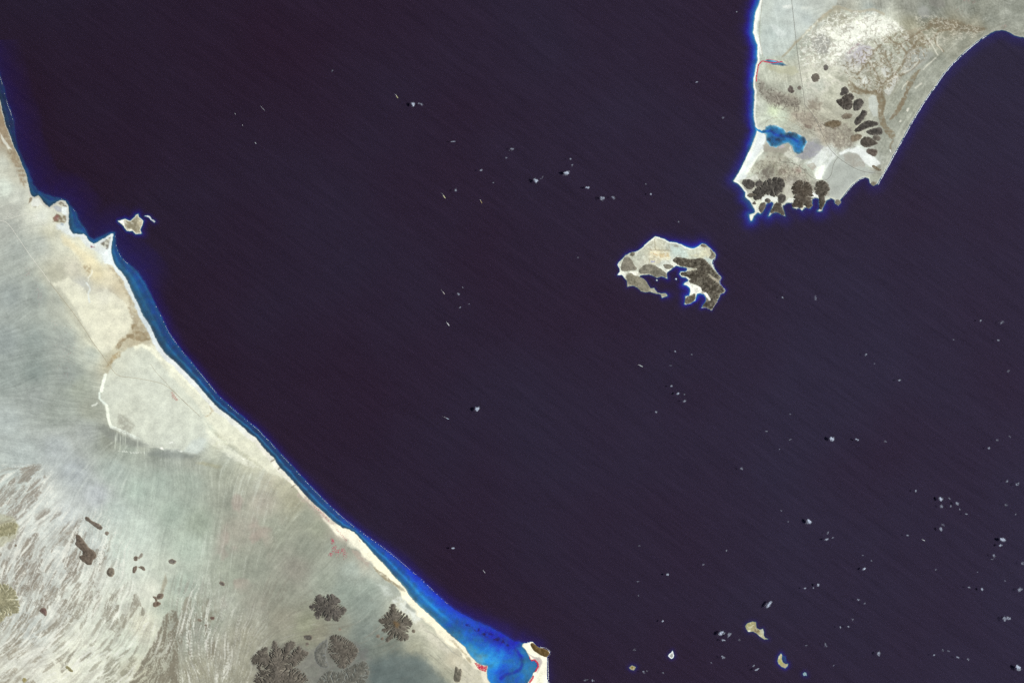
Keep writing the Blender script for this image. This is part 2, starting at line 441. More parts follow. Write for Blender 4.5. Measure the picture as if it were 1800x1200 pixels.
# ---- colours of the ground (as a survey of its tones; light comes from the sun and sky)
cp = [(-100, 300, 172, 168, 158), (10, 215, 158, 140, 118), (5, 240, 175, 165, 148), (25, 275, 165, 155, 135), (8, 285, 199, 202, 193), (30, 310, 194, 193, 181), (10, 330, 205, 212, 205), (30, 350, 199, 202, 195),
      (20, 370, 178, 180, 174), (60, 360, 214, 215, 203), (75, 380, 223, 226, 219), (95, 385, 214, 215, 203), (15, 400, 172, 176, 172), (30, 440, 168, 176, 174), (70, 430, 181, 186, 181), (90, 405, 205, 204, 187),
      (110, 430, 209, 210, 197), (140, 440, 231, 230, 211), (130, 470, 205, 202, 189), (100, 480, 187, 186, 171), (160, 460, 231, 224, 195), (170, 480, 223, 214, 185), (195, 480, 223, 216, 193), (180, 450, 222, 228, 224),
      (145, 500, 195, 196, 191), (210, 505, 205, 196, 173), (130, 520, 222, 222, 202), (160, 545, 230, 228, 206), (195, 540, 226, 222, 200), (185, 525, 199, 198, 193), (215, 560, 226, 222, 202), (190, 590, 230, 226, 204),
      (170, 600, 224, 222, 202), (160, 620, 190, 196, 188), (100, 530, 178, 182, 174), (60, 520, 162, 172, 171), (20, 520, 158, 170, 172), (60, 600, 149, 163, 164), (10, 600, 154, 167, 170), (110, 600, 164, 172, 169), (60, 650, 144, 159, 160),
      (10, 660, 152, 165, 166), (120, 660, 154, 164, 163), (140, 680, 168, 174, 164), (60, 700, 160, 170, 170), (10, 740, 178, 190, 192), (100, 720, 158, 166, 162), (160, 720, 164, 168, 158), (150, 760, 168, 176, 176),
      (200, 640, 196, 190, 168), (235, 600, 190, 182, 160), (240, 560, 196, 190, 170), (250, 640, 210, 212, 200), (270, 670, 212, 216, 208), (210, 690, 202, 204, 196), (220, 720, 196, 196, 182), (215, 745, 172, 172, 158), (250, 750, 200, 202, 192),
      (290, 720, 212, 216, 208), (320, 740, 210, 214, 204), (250, 780, 178, 182, 172), (300, 780, 200, 206, 202), (350, 770, 212, 220, 214), (350, 720, 218, 220, 206), (330, 690, 222, 224, 208), (395, 745, 222, 226, 212),
      (390, 775, 206, 206, 186), (430, 780, 212, 212, 194), (440, 810, 204, 204, 186), (480, 830, 200, 198, 182), (400, 800, 184, 188, 178), (195, 775, 150, 154, 146), (230, 790, 160, 168, 160), (280, 800, 146, 152, 146),
      (340, 805, 158, 162, 154), (390, 825, 166, 170, 158), (440, 850, 178, 180, 168), (500, 850, 188, 186, 168), (520, 880, 172, 170, 152), (40, 800, 182, 194, 196), (100, 790, 180, 190, 194), (130, 830, 176, 186, 192), (20, 850, 190, 204, 204),
      (200, 830, 172, 186, 184), (240, 860, 178, 194, 188), (280, 850, 170, 184, 178), (330, 850, 160, 170, 162), (300, 900, 172, 186, 178), (350, 920, 162, 172, 160), (400, 880, 158, 162, 152), (420, 930, 168, 166, 156), (460, 880, 172, 168, 158),
      (480, 930, 160, 164, 152), (540, 910, 156, 160, 148), (540, 960, 150, 154, 144), (590, 960, 156, 162, 152), (80, 870, 204, 210, 208), (120, 900, 198, 206, 208), (170, 870, 186, 194, 200), (60, 920, 208, 213, 210), (200, 900, 190, 204, 202),
      (240, 930, 196, 208, 202), (210, 960, 202, 214, 208), (160, 960, 196, 206, 206), (120, 980, 200, 204, 201), (30, 960, 198, 200, 196), (80, 1010, 198, 201, 197), (170, 1010, 214, 217, 210), (240, 990, 210, 216, 208), (265, 1040, 214, 216, 206),
      (290, 1000, 196, 202, 192), (330, 960, 180, 192, 182), (200, 1060, 214, 218, 208), (150, 1060, 212, 215, 206), (100, 1080, 204, 206, 200), (60, 1100, 194, 200, 198), (130, 1130, 222, 224, 212), (220, 1130, 208, 214, 202), (250, 1100, 216, 216, 200),
      (60, 1160, 212, 212, 204), (30, 1190, 206, 206, 196), (110, 1180, 228, 228, 214), (180, 1180, 224, 226, 214), (235, 1180, 204, 204, 186), (300, 1060, 176, 184, 172), (320, 1030, 172, 184, 174), (360, 1080, 158, 164, 152), (340, 1110, 156, 160, 150),
      (400, 1010, 168, 174, 162), (390, 1060, 170, 174, 164), (450, 1000, 152, 156, 146), (450, 1060, 156, 156, 146), (430, 1120, 158, 156, 142), (400, 1150, 158, 156, 144), (350, 1180, 160, 158, 142), (420, 1180, 152, 150, 136), (500, 1040, 150, 152, 142), (520, 1000, 152, 150, 142),
      (500, 1090, 154, 152, 140), (540, 1100, 154, 156, 138), (570, 1020, 158, 164, 154), (610, 1040, 150, 162, 156), (640, 1060, 142, 154, 150), (600, 1100, 150, 152, 142), (650, 1030, 156, 168, 162), (620, 1000, 172, 182, 176), (560, 1110, 150, 148, 134),
      (640, 1110, 132, 144, 142), (630, 1150, 118, 128, 126), (660, 1180, 106, 118, 118), (700, 1190, 104, 116, 116), (690, 1140, 126, 132, 126), (580, 1150, 128, 130, 124), (600, 1190, 118, 124, 120), (730, 1170, 120, 128, 124), (730, 1140, 172, 172, 156),
      (660, 1010, 190, 194, 184), (690, 1035, 176, 182, 174), (710, 1065, 206, 206, 190), (740, 1100, 206, 206, 190), (770, 1130, 206, 204, 188), (760, 1160, 184, 184, 168), (800, 1160, 206, 200, 182), (790, 1190, 172, 172, 156), (830, 1190, 202, 198, 180),
      (615, 970, 158, 160, 150), (640, 990, 186, 184, 172), (570, 900, 190, 186, 170), (600, 940, 190, 182, 170), (560, 925, 156, 160, 146), (940, 1190, 240, 238, 222), (950, 1250, 226, 222, 206), (-100, 700, 162, 172, 172), (-100, 1000, 190, 194, 190), (-100, 1250, 190, 190, 180), (300, 1320, 180, 180, 168), (600, 1320, 130, 136, 130), (850, 1320, 190, 186, 170)]
C = R.idw([p[:2] for p in cp], [p[2:] for p in cp], 3.2, 7)
ex = np.maximum(np.minimum(C[..., 1], C[..., 2]) - C[..., 0], 0)
C[..., 1] -= .34 * ex; C[..., 2] -= .52 * ex
C += np.array((2, 2, -2), f32)

# run-off direction over the plain
fp = [(30, 450, .85, -.5), (30, 560, .9, -.42), (50, 650, .93, -.35), (60, 730, .97, .2), (40, 790, .8, .15), (120, 700, .98, -.05), (160, 700, .95, .3), (100, 820, .55, -.83), (60, 900, .62, -.78), (40, 870, .6, -.8), (100, 1000, .48, -.88),
      (30, 1000, .5, -.86), (60, 1060, .45, -.89), (200, 1060, .52, -.85), (150, 1130, .66, -.75), (60, 1160, .8, -.6), (220, 1170, .82, -.55), (180, 900, .3, -.95), (230, 950, .25, -.97), (260, 850, .1, -1), (330, 850, 0, -1), (280, 800, .05, -1), (340, 950, .2, -.98),
      (300, 1100, .3, -.95), (330, 1170, -.35, -.93), (290, 1160, .35, -.93), (400, 1000, .15, -.98), (400, 1100, .2, -.98), (440, 900, .3, -.95), (440, 1050, .42, -.9), (520, 960, .5, -.86), (500, 1050, .6, -.8), (540, 1090, .9, -.4), (580, 1105, 1, -.05),
      (620, 1040, .7, -.7), (660, 1020, .8, -.6), (700, 1150, .8, -.6), (640, 1150, .95, -.25), (480, 840, .5, -.86), (540, 920, .6, -.8), (150, 450, .8, .6), (180, 500, .65, .76), (120, 560, .6, .8), (270, 680, .7, .7), (350, 760, .75, .66), (780, 1140, .75, .66), (940, 1190, .1, 1)]
fl = R.idw([p[:2] for p in fp], [p[2:] for p in fp], 3, 10)
vx, vy = fl[..., 0], fl[..., 1]
nn = np.sqrt(vx * vx + vy * vy) + 1e-4; vx = vx / nn; vy = vy / nn
turn = lambda a: (vx * np.cos(a) - vy * np.sin(a), vx * np.sin(a) + vy * np.cos(a))
bx, by = turn((fbm(U / 9, V / 9, 2, 45) - .5) * 2.3)       # braids wander
vx, vy = turn((fbm(U / 40, V / 40, 2, 44) - .5) * .7)
n_f = np.random.RandomState(3).rand(*R.shape).astype(f32)
onland = sdc > -1
l_fine, = lic([n_f], vx, vy, 14, onland)
l_mid, l_bar, l_wide = lic([vn(U / 2.4, V / 2.4, 5), vn(U / 4.6, V / 4.6, 9), vn(U / 11, V / 11, 13)], vx, vy, 14, onland, 1.5)
l_vein, = lic([vn(U / 1.9, V / 1.9, 15)], bx, by, 9, onland, 1.2)
big = fbm(U / 55, V / 55, 4, 60) - .5

# braided wash in the south-west: old brown bars left standing between pale threads of sand
dens = R.idw([(20, 850), (60, 870), (120, 860), (40, 930), (80, 990), (60, 1020), (110, 1030), (40, 1080), (100, 960), (170, 940), (130, 1090), (160, 1050), (210, 1040), (240, 1080), (200, 1110), (120, 1140), (60, 1140), (30, 1180), (110, 1170), (200, 1180), (160, 1180), (260, 1000), (150, 800), (230, 850), (300, 900), (60, 750), (180, 1000), (300, 1000), (330, 1060), (350, 1120), (400, 1100), (380, 1180), (440, 1020), (600, 1000), (270, 1060), (260, 1180), (300, 700), (60, 400), (-100, 1000), (450, 1150)],
             [.2, .1, -1.2, .1, .35, .95, .55, .5, -.25, -.55, .1, 0, -.05, .15, 0, .2, .1, .1, -.5, .5, -.4, -1.6, -2.5, -2, -2.2, -2.5, -.2, -1.5, -.5, -.3, -.8, -.5, -1.4, -2.5, -1.8, -1.2, -3, -3, .3, -1.0], 3, 6)
def lens_cells(r, ax, ay, sp, ratio, seed, rad=3):
    """lens-shaped cells stretched along the flow: nearest, next-nearest distance and the cell's number"""
    gi = np.floor(r.U / sp).astype(np.int32); gj = np.floor(r.V / sp).astype(np.int32)
    F1 = np.full(r.shape, 1e9, f32); F2 = F1.copy(); ID = np.zeros(r.shape, f32)
    for di in range(-rad, rad + 1):
        for dj in range(-rad, rad + 1):
            ci = gi + di; cj = gj + dj
            px = (ci + _T[(cj + seed) & 511, (ci + 77) & 511]) * sp - r.U; py = (cj + _T[(cj + 199) & 511, (ci + seed) & 511]) * sp - r.V
            d = np.abs(px * ax + py * ay) / ratio + np.abs(px * ay - py * ax)
            n = d < F1
            F2 = np.where(n, F1, np.minimum(F2, d))
            ID = np.where(n, _T[(cj * 3 + 11) & 511, (ci * 5 + seed) & 511], ID); F1 = np.where(n, d, F1)
    return F1, F2, ID
l_long, = lic([vn(U / 1.7, V / 1.7, 17)], *turn((fbm(U / 16, V / 16, 2, 47) - .5) * .9), 16, onland & (V > 800) & (U < 480), 1.3)
l_net, = lic([vn(U / 1.6, V / 1.6, 19)], bx, by, 8, onland & (V > 800) & (U < 480), 1.2)
rs = R.sub([(-190, 815), (470, 1370)], 0)
ax, ay = vx[rs.sl], vy[rs.sl]
b1 = lens_cells(rs, ax, ay, 30, 4.6, 3); b2 = lens_cells(rs, ax, ay, 14, 5.0, 9); b3 = lens_cells(rs, *(q[rs.sl] for q in turn((fbm(U / 9, V / 9, 2, 46) - .5) * 1.2)), 7.0, 4.4, 21)
dn = dens[rs.sl]
old = sm(b1[2] + dn * .42 + (l_wide[rs.sl]) * .06, .56, .64)                        # old surfaces, not washed for long
mid_ = sm(b2[2] + dn * .34, .70, .80)
e1 = sm(b1[1] - b1[0], .7, 2.0); e2 = sm(b2[1] - b2[0], .35, 1.4); e3 = sm(b3[1] - b3[0], .10, .85)
bb = np.maximum(old * e1 * (.40 + .60 * e2), mid_ * e2 * .75) * (1 - .80 * sm(np.maximum(l_long[rs.sl] * .9, l_net[rs.sl] * .8), .45, 1.15))
faint = (1 - e3) * .5 + (1 - e2) * .5
bar = np.zeros(R.shape, f32); bar[rs.sl] = bb * sm(dn, -1.15, -.35)
net = np.zeros(R.shape, f32); net[rs.sl] = faint * sm(dn, -1.6, -.3)
netf = np.zeros(R.shape, f32); netf[rs.sl] = sm(np.maximum(l_net[rs.sl], l_long[rs.sl] * .7), .2, 1.1)
bcol = R.idw([(60, 1010), (60, 880), (200, 1180), (150, 1120), (330, 1150), (40, 1150), (110, 1000)], [(134, 124, 110), (146, 138, 126), (146, 144, 126), (150, 146, 130), (138, 132, 116), (150, 142, 124), (138, 128, 114)], 2, 20)
C += (l_mid * 2.4 + l_fine * 2.8 + l_wide * 1.6 + big * 11 + (fbm(U / 2.4, V / 2.4, 2, 71) - .5) * 12)[..., None] * (sm(sdc, 8, 30) * (.4 + .6 * np.clip(sm(V, 540, 620) + sm(90 - U, 0, 40), 0, 1)))[..., None] * np.array([1, 1, .96], f32)
mixc(C, net * .34, (230, 232, 224))
mixc(C, bar * .76, bcol)
thr = np.zeros(R.shape, f32); thr[rs.sl] = sm(l_long[rs.sl] * .8 + l_bar[rs.sl] * .5, .55, 1.25) * sm(dn, -1.3, -.4)
mixc(C, thr * .70, (234, 234, 224))
dks = np.zeros(R.shape, f32); dks[rs.sl] = sm(-l_long[rs.sl] * .7 - l_bar[rs.sl] * .6, .5, 1.3) * sm(dn, -1.1, -.2)
mixc(C, dks * .32 * (1 - bar), (158, 152, 140))
# dark gravel fan between the pale wash and the inner plain
fan = R.mask(Z(250, 1000, 6, (250, 470), (300, 430), (360, 440), (400, 560), (420, 760), (380, 870), (395, 1200), (420, 2200), (-900, 2200), (-100, 1150), (0, 970), (100, 810), (200, 600)), 3, 0, 3)
mixc(C, fan * (1 - .75 * netf) * .9, (132, 126, 110))
mixc(C, R.mask(Z(250, 1000, 6, (250, 40), (265, 140), (210, 260), (190, 250), (220, 120)), 3, 0, 1) * .5, (150, 140, 118))
# streaky rows of dark gravel on the inner plain
rows = sm(l_mid + l_bar * .5 + R.idw([(340, 1060), (350, 1130), (300, 1040), (380, 1090), (430, 1020), (470, 1010), (510, 1060), (250, 960), (600, 1000), (350, 900), (140, 700), (60, 680), (250, 800), (580, 1115), (100, 500)], [.3, .3, -.2, 0, 0, .1, .1, -1.5, -1.5, -2, -.2, -.4, -2.5, .2, -3], 3, 8), .7, 1.7)
mixc(C, rows * .34 * sm(V, 985, 1030) * sm(U, 285, 310) * (1 - bar), (124, 120, 108))
pale = sm(l_mid * .8 + l_fine * .5 + R.idw([(455, 845), (440, 870), (425, 960), (385, 1010), (395, 1100), (385, 1170), (300, 900), (560, 980), (480, 1000), (360, 1100), (220, 790), (250, 780), (410, 1010)], [.6, .3, -.2, .1, .1, .2, -2.2, -2.5, -1.2, -1, -.3, -.2, 0], 3, 8), .9, 1.9)
mixc(C, pale * .30 * (V > 760), (212, 218, 208))
mixc(C, sm(fbm(U / 30, V / 30, 3, 77), .52, .75) * .35 * R.mask([(400, 860), (470, 850), (500, 880), (450, 1010), (400, 1060), (380, 1000)], 40), (184, 158, 150))

# yellowish weathered hills at the edge of the picture are objects; the mottled apron round them:
mixc(C, R.mask([(-60, 900), (20, 905), (34, 925), (28, 945), (0, 960), (-60, 960)], 6, 0, 4) * .5, (170, 168, 136))
# scrub and dune ground
def patch(poly, c, a=1.0, feather=3.0, rough=2.0, tex=0.0, seed=5, off=0):
    r = R.sub(poly, feather + rough + abs(off) + 6)
    m = r.mask(poly, feather, off, rough, seed) * a
    if tex: m = m * sm(fbm(r.U / 4, r.V / 4, 3, seed + 9), .5 - tex, .5 + tex * .4)
    mixc(C[r.sl], m, c)
patch([(92, 498), (112, 524), (134, 555), (152, 583), (168, 610), (186, 622), (204, 606), (222, 590), (236, 560), (226, 538), (206, 520), (186, 508), (160, 520), (140, 500), (120, 488)], (228, 227, 208), .75, 5, 3)
patch([(100, 500), (125, 530), (150, 575), (168, 608), (160, 606), (140, 580), (118, 545), (98, 512)], (190, 190, 172), .6, 4, 2)
patch([(190, 655), (205, 625), (225, 612), (252, 606), (275, 618), (300, 645), (330, 675), (352, 700), (362, 728), (358, 745), (366, 768), (356, 790), (342, 798), (318, 790), (290, 789), (262, 786), (240, 777), (215, 764), (196, 752), (190, 735), (183, 712), (176, 695)], (214, 218, 204), .8, 4, 2)
patch([(262, 604), (285, 615), (305, 635), (330, 658), (352, 682), (376, 712), (402, 732), (436, 762), (462, 790), (486, 818), (500, 840), (480, 835), (450, 812), (420, 790), (392, 772), (364, 738), (340, 702), (312, 672), (284, 642)], (232, 232, 213), .75, 6, 3)
patch([(360, 752), (378, 765), (400, 782), (428, 802), (456, 820), (440, 822), (412, 808), (384, 790), (364, 775)], (234, 235, 220), .7, 5, 3, .5)
patch([(206, 726), (222, 730), (236, 748), (226, 766), (206, 754)], (168, 168, 154), .7, 6, 3, .4)
patch([(-60, 160), (6, 195), (28, 258), (48, 312), (44, 330), (36, 320), (24, 285), (8, 255), (-60, 215)], (150, 134, 110), .75, 6, 4, .25)
patch([(0, 232), (8, 245), (20, 262), (14, 262), (2, 245)], (222, 222, 210), .9, 2, 1)
patch([(52, 348), (58, 346), (55, 355), (50, 358)], (140, 126, 104), .9, 2, 1)
patch(Z(0, 320, 6, (340, 190), (370, 150), (415, 140), (470, 220), (440, 250), (420, 240), (400, 262), (345, 255), (330, 230)), (222, 224, 216), .95, 2, 1)
patch(Z(0, 320, 6, (345, 255), (395, 265), (425, 245), (410, 262), (370, 272)), (160, 156, 140), .8, 1.5, .4)
patch(Z(0, 320, 6, (610, 205), (650, 185), (690, 205), (718, 245), (715, 270), (640, 250), (600, 225)), (128, 120, 104), .95, 2, 1, .35)
patch(Z(0, 320, 6, (560, 260), (600, 245), (650, 270), (650, 320), (600, 310)), (180, 184, 188), .9, 2.5, 1)
patch(Z(0, 320, 6, (660, 260), (725, 270), (728, 350), (690, 350), (650, 330)), (232, 238, 236), .95, 2, 1)
patch(Z(0, 320, 6, (560, 370), (600, 335), (640, 360), (720, 350), (722, 400), (680, 425), (600, 425), (555, 415)), (132, 120, 96), .95, 2, 1, .4)
patch(Z(0, 320, 6, (560, 370), (600, 340), (630, 365), (620, 400), (570, 415)), (150, 104, 100), .75, 2, 1, .4, 8)
patch(Z(0, 320, 6, (590, 450), (650, 430), (722, 440), (740, 520), (820, 560), (780, 590), (690, 540), (600, 490)), (220, 226, 224), .9, 5, 2)
patch(Z(0, 320, 6, (640, 430), (670, 435), (665, 460), (635, 450)), (168, 178, 184), .8, 2, 1)
patch(Z(0, 320, 6, (820, 555), (880, 548), (915, 575), (945, 650), (1000, 690), (1030, 640), (1100, 690), (1165, 690), (1195, 860), (1130, 860), (1060, 760), (900, 680)), (222, 228, 226), .85, 5, 2)
patch(Z(0, 320, 6, (945, 640), (1000, 655), (1000, 690), (955, 690)), (116, 56, 66), .9, 1.5, 1, .5)
patch(Z(0, 320, 6, (880, 560), (905, 560), (905, 575), (880, 575)), (130, 60, 72), .8, 1.2, 1)
patch(Z(0, 320, 6, (1010, 640), (1060, 620), (1140, 570), (1203, 545), (1185, 620), (1165, 660), (1140, 700), (1080, 660)), (126, 122, 110), .95, 2, 1, .35)
patch(Z(0, 320, 6, (1120, 690), (1150, 690), (1145, 712), (1115, 705)), (110, 104, 100), .8, 1.5, 1)
patch(Z(0, 320, 6, (1165, 600), (1200, 560), (1180, 650), (1168, 720), (1205, 870), (1250, 930), (1190, 880), (1100, 860), (1080, 760), (1150, 700)), (236, 242, 240), .95, 3, 1)
patch(Z(0, 320, 6, (1130, 870), (1220, 920), (1300, 990), (1350, 1080), (1390, 1200), (1420, 1300), (1370, 1300), (1320, 1150), (1240, 1010)), (176, 164, 138), .75, 5, 2, .3)
patch(Z(0, 320, 6, (650, 560), (740, 610), (860, 700), (1000, 830), (1060, 890), (1000, 930), (900, 850), (780, 730), (670, 650)), (230, 222, 190), .8, 10, 4)
patch(Z(0, 320, 6, (880, 880), (960, 880), (960, 950), (930, 980), (900, 930)), (176, 160, 128), .7, 4, 3, .3)
mixc(C, R.line(Z(0, 320, 6, (970, 930), (965, 970), (935, 1000), (930, 1040)), 1.2, 1.2) * .8, (240, 240, 226))
mixc(C, R.line(Z(0, 320, 6, (910, 1060), (945, 1110), (950, 1140), (930, 1180), (945, 1260)), 1.2, 1.6) * .8, (228, 234, 230))
patch(Z(0, 500, 6, (1380, 420), (1440, 410), (1480, 500), (1590, 500), (1620, 560), (1520, 600), (1440, 590), (1370, 560), (1300, 600), (1260, 680), (1225, 670), (1250, 580), (1340, 530), (1400, 520)), (158, 142, 112), .95, 2.5, 2, .45)
patch(Z(0, 500, 6, (1340, 230), (1440, 280), (1500, 330), (1580, 450), (1640, 560), (1560, 560), (1440, 440), (1380, 330)), (176, 164, 138), .8, 5, 3, .35)
patch(Z(0, 500, 6, (1120, 870), (1140, 820), (1180, 740), (1260, 700), (1280, 760), (1200, 800), (1150, 860)), (172, 154, 118), .8, 3, 2, .4)
patch(Z(150, 560, 6, (1300, 920), (1380, 930), (1390, 970), (1340, 990), (1280, 1040), (1260, 1030), (1330, 980)), (186, 172, 140), .85, 2, 2, .4)
patch(Z(150, 560, 6, (510, 290), (600, 260), (700, 300), (760, 380), (880, 450), (1000, 570), (1120, 690), (1240, 810), (1180, 790), (1040, 650), (900, 530), (780, 430), (690, 350), (610, 300), (530, 330)), (240, 240, 220), .9, 4, 2)
patch(Z(150, 560, 6, (1270, 1200), (1240, 1050), (1300, 1150), (1500, 1360), (1600, 1440), (1480, 1400)), (232, 234, 216), .6, 6, 3)
mixc(C, R.line(Z(150, 560, 6, (215, 590), (195, 650), (170, 760)), 4.0, 1.5) * .95, (248, 252, 240))
mixc(C, R.line(Z(150, 560, 6, (150, 780), (150, 840), (180, 870), (225, 910)), 2.0, 1.5) * .9, (232, 240, 230))
mixc(C, R.line(Z(150, 560, 6, (225, 920), (240, 1000), (250, 1080), (270, 1140)), 4.2, 1.5) * .95, (242, 246, 232))
mixc(C, R.line(Z(150, 560, 6, (270, 1140), (330, 1160), (400, 1190), (480, 1230), (560, 1265)), 3.4, 1.8) * (.35 + .65 * sm(n_f, .3, .6)) * .9, (234, 240, 230))
mixc(C, R.line(Z(150, 560, 6, (70, 915), (110, 905), (125, 885)), 1.4, 1.2) * .8, (236, 240, 230))
patch(Z(150, 720, 6, (780, 410), (810, 385), (825, 418)), (255, 255, 245), 1, 1, .3)
patch(Z(150, 720, 6, (1640, 510), (1690, 528), (1660, 528)), (255, 255, 245), 1, 1, .3)
mixc(C, R.line(Z(150, 720, 6, (890, 350), (920, 336)), 1.2, 1) * .8, (244, 246, 238))
mixc(C, R.line(Z(150, 720, 6, (980, 432), (1020, 436)), 1.4, 1) * .8, (240, 244, 236))
patch(Z(150, 720, 6, (640, 460), (780, 425), (900, 428), (1160, 480), (1080, 520), (800, 500)), (140, 146, 140), .7, 10, 3)
patch(Z(150, 720, 6, (120, 190), (200, 150), (270, 200), (430, 280), (640, 350), (660, 380), (480, 390), (280, 320)), (142, 146, 138), .75, 10, 3)
patch(Z(150, 720, 6, (1040, 440), (1120, 330), (1210, 290), (1270, 310), (1250, 410), (1190, 470), (1100, 465)), (204, 212, 206), .7, 8, 2)
patch(Z(150, 720, 6, (1160, 560), (1240, 540), (1440, 600), (1400, 620)), (172, 170, 142), .6, 6, 2)
# tasselled sand threads below the playa rim
tas = R.mask(Z(0, 700, 6, (1140, 330), (1500, 440), (1560, 600), (1400, 570), (1240, 560), (1150, 430)), 8) * sm(vn(U / 1.7, V / 22, 21), .58, .8)
mixc(C, tas * .7, (208, 214, 200))
mixc(C, R.line(Z(0, 700, 6, (1260, 555), (1380, 570), (1520, 575)), 1.6, 1.5) * sm(n_f, .5, .8) * .8, (236, 240, 230))
# white salt flats inland of the southern shore
patch(Z(560, 900, 6, (770, 940), (850, 880), (930, 880), (1060, 1010), (1100, 1120), (1020, 1170), (900, 1070), (820, 990)), (226, 230, 222), .9, 5, 4, .5)
patch(Z(560, 900, 6, (920, 960), (970, 960), (1040, 1040), (1040, 1080), (980, 1040), (910, 990)), (168, 172, 160), .8, 3, 2)
patch(Z(560, 900, 6, (620, 760), (720, 760), (780, 880), (700, 870)), (206, 212, 204), .7, 8, 4, .4)
patch(Z(700, 1000, 6, (200, 520), (420, 720), (560, 860), (520, 900), (330, 760), (180, 600)), (222, 218, 202), .6, 10, 4, .4)
patch(Z(700, 1000, 6, (600, 960), (760, 1000), (830, 1060), (920, 1130), (940, 1200), (700, 1200), (560, 1200), (640, 1080)), (214, 210, 192), .7, 8, 4, .4)
patch(Z(700, 1000, 6, (-60, 880), (200, 900), (330, 980), (430, 1100), (540, 1200), (400, 1400), (-400, 1400), (-300, 1000)), (104, 116, 115), .7, 22, 6)
patch(Z(430, 1000, 6, (60, 940), (320, 780), (560, 800), (720, 860), (900, 720), (1120, 740), (1260, 900), (1340, 1100), (1300, 1500), (60, 1500), (100, 1080)), (128, 127, 120), .75, 12, 8, .6)
patch(Z(430, 1000, 6, (1150, 780), (1300, 820), (1330, 960), (1180, 940)), (124, 124, 122), .5, 10, 5, .4)

# beaches: bright clean sand along the water, widening southward
bw = np.interp(V, [60, 330, 345, 430, 480, 620, 780, 900, 925, 960, 1030, 1120, 1180], [1, 1, 3, 5, 6, 7, 8, 4, 12, 18, 11, 13, 9]).astype(f32)
bm = (1 - sm(sdc + (fbm(U / 12, V / 12, 3, 90) - .5) * bw * .8, bw * .8, bw * 1.3)) * (sdc > -1)
bc = R.idw([(60, 340), (150, 430), (205, 470), (250, 560), (300, 640), (400, 735), (470, 800), (560, 900), (620, 940), (680, 1005), (740, 1075), (820, 1145), (845, 1190), (940, 1190)],
           [(200, 198, 186), (226, 232, 230), (228, 236, 236), (218, 228, 232), (226, 230, 230), (230, 232, 226), (236, 234, 222), (240, 234, 216), (255, 252, 232), (255, 251, 226), (255, 250, 226), (250, 244, 222), (236, 230, 210), (255, 252, 234)], 3, 10)
C = C * (1 - .92 * bm[..., None]) + bc * (.92 * bm[..., None])
patch(Z(560, 900, 6, (560, 560), (650, 620), (760, 710), (860, 770), (910, 830), (880, 830), (800, 770), (700, 710), (620, 640)), (160, 150, 124), .9, 2, 2, .45)
patch(Z(560, 900, 6, (340, 390), (440, 420), (540, 540), (520, 570), (400, 480)), (186, 174, 160), .8, 4, 3, .4)
patch(Z(700, 1000, 6, (530, 730), (580, 750), (700, 870), (780, 960), (770, 990), (730, 960), (690, 890), (600, 790)), (186, 176, 146), .8, 2.5, 2, .4)
patch(Z(700, 1000, 6, (800, 905), (860, 910), (850, 950), (800, 950)), (206, 198, 204), .6, 4, 1)
patch(Z(700, 1000, 6, (1370, 890), (1440, 920), (1500, 930), (1520, 980), (1480, 1060), (1460, 1090), (1480, 1010), (1440, 950)), (188, 178, 174), .75, 2.5, 1)
mixc(C, R.line(Z(380, 760, 6, (575, 310), (610, 285)), 1.5, 1) * .7, (120, 112, 92))
mixc(C, R.line(Z(380, 760, 6, (655, 385), (675, 368)), 1.4, 1) * .7, (120, 112, 92))
mixc(C, R.line(Z(380, 760, 6, (795, 575), (835, 552)), 1.3, 1) * .6, (130, 120, 100))
patch(Z(380, 760, 6, (860, 620), (960, 680), (1080, 790), (1180, 890), (1260, 960), (1200, 960), (1080, 870), (940, 750), (850, 670)), (186, 172, 160), .6, 3, 3, .5)

# the sea bottom: sand, seagrass, coral
wet = ~land
grass = np.clip(.55 + jit * 2.2, 0, 1)
Cb = np.empty_like(C)
sand = R.idw([(20, 200), (100, 355), (140, 395), (230, 480), (300, 615), (420, 735), (520, 835), (600, 915), (680, 980), (760, 1065), (830, 1110), (870, 1160), (900, 1180), (935, 1175), (845, 1160), (800, 1120)],
             [.13, .26, .34, .38, .30, .23, .25, .34, .46, .74, .74, .95, .58, .46, .66, .50], 3, 8)
midl = np.exp(-((t - .44 - jit * .1) / .09) ** 2) * sm(V, 560, 700)
outer = np.exp(-((t - .8) / .22) ** 2) * south
inner = np.exp(-((t - .12) / .14) ** 2)
alb = sand * (1 - .45 * inner) + .22 * midl + .52 * outer
alb = alb * (.8 + .9 * jit)
sg = sm(fbm(U / 5, V / 5, 4, 99), .47, .56) * R.mask(Z(700, 1000, 6, (680, 560), (800, 600), (960, 680), (1130, 750), (1160, 800), (1100, 800), (940, 720), (760, 620)), 6, 0, 4)
alb = alb * (1 - .8 * sg)
alb = np.where(sdr > 0, alb, np.where(drop < 3, .26, .17) * (1 + jit * .5) * np.interp(V, [60, 400, 520, 900], [.42, .55, .9, 1.1]))
alb = alb * (1 - inb) + inb * (np.clip(sand * 1.15 * (.85 + jit), .05, .85) * (1 - .8 * sg))
alb = np.clip(alb, .03, .85)
A = to_albedo(C)
Aw = np.stack([alb, alb * 1.0, alb * .96], -1).astype(f32)
k = sm(-sdc, -.3, .5)[..., None]
A = A * (1 - k) + Aw * k
grid_object("mainland_terrain", R, H, A, H > -150, M_GROUND, kind="structure",
            label="pale desert plain of the western mainland with dunes, washes and a long beach")
RW, HW = R, H
print("mainland", round(time.time() - T0, 1))

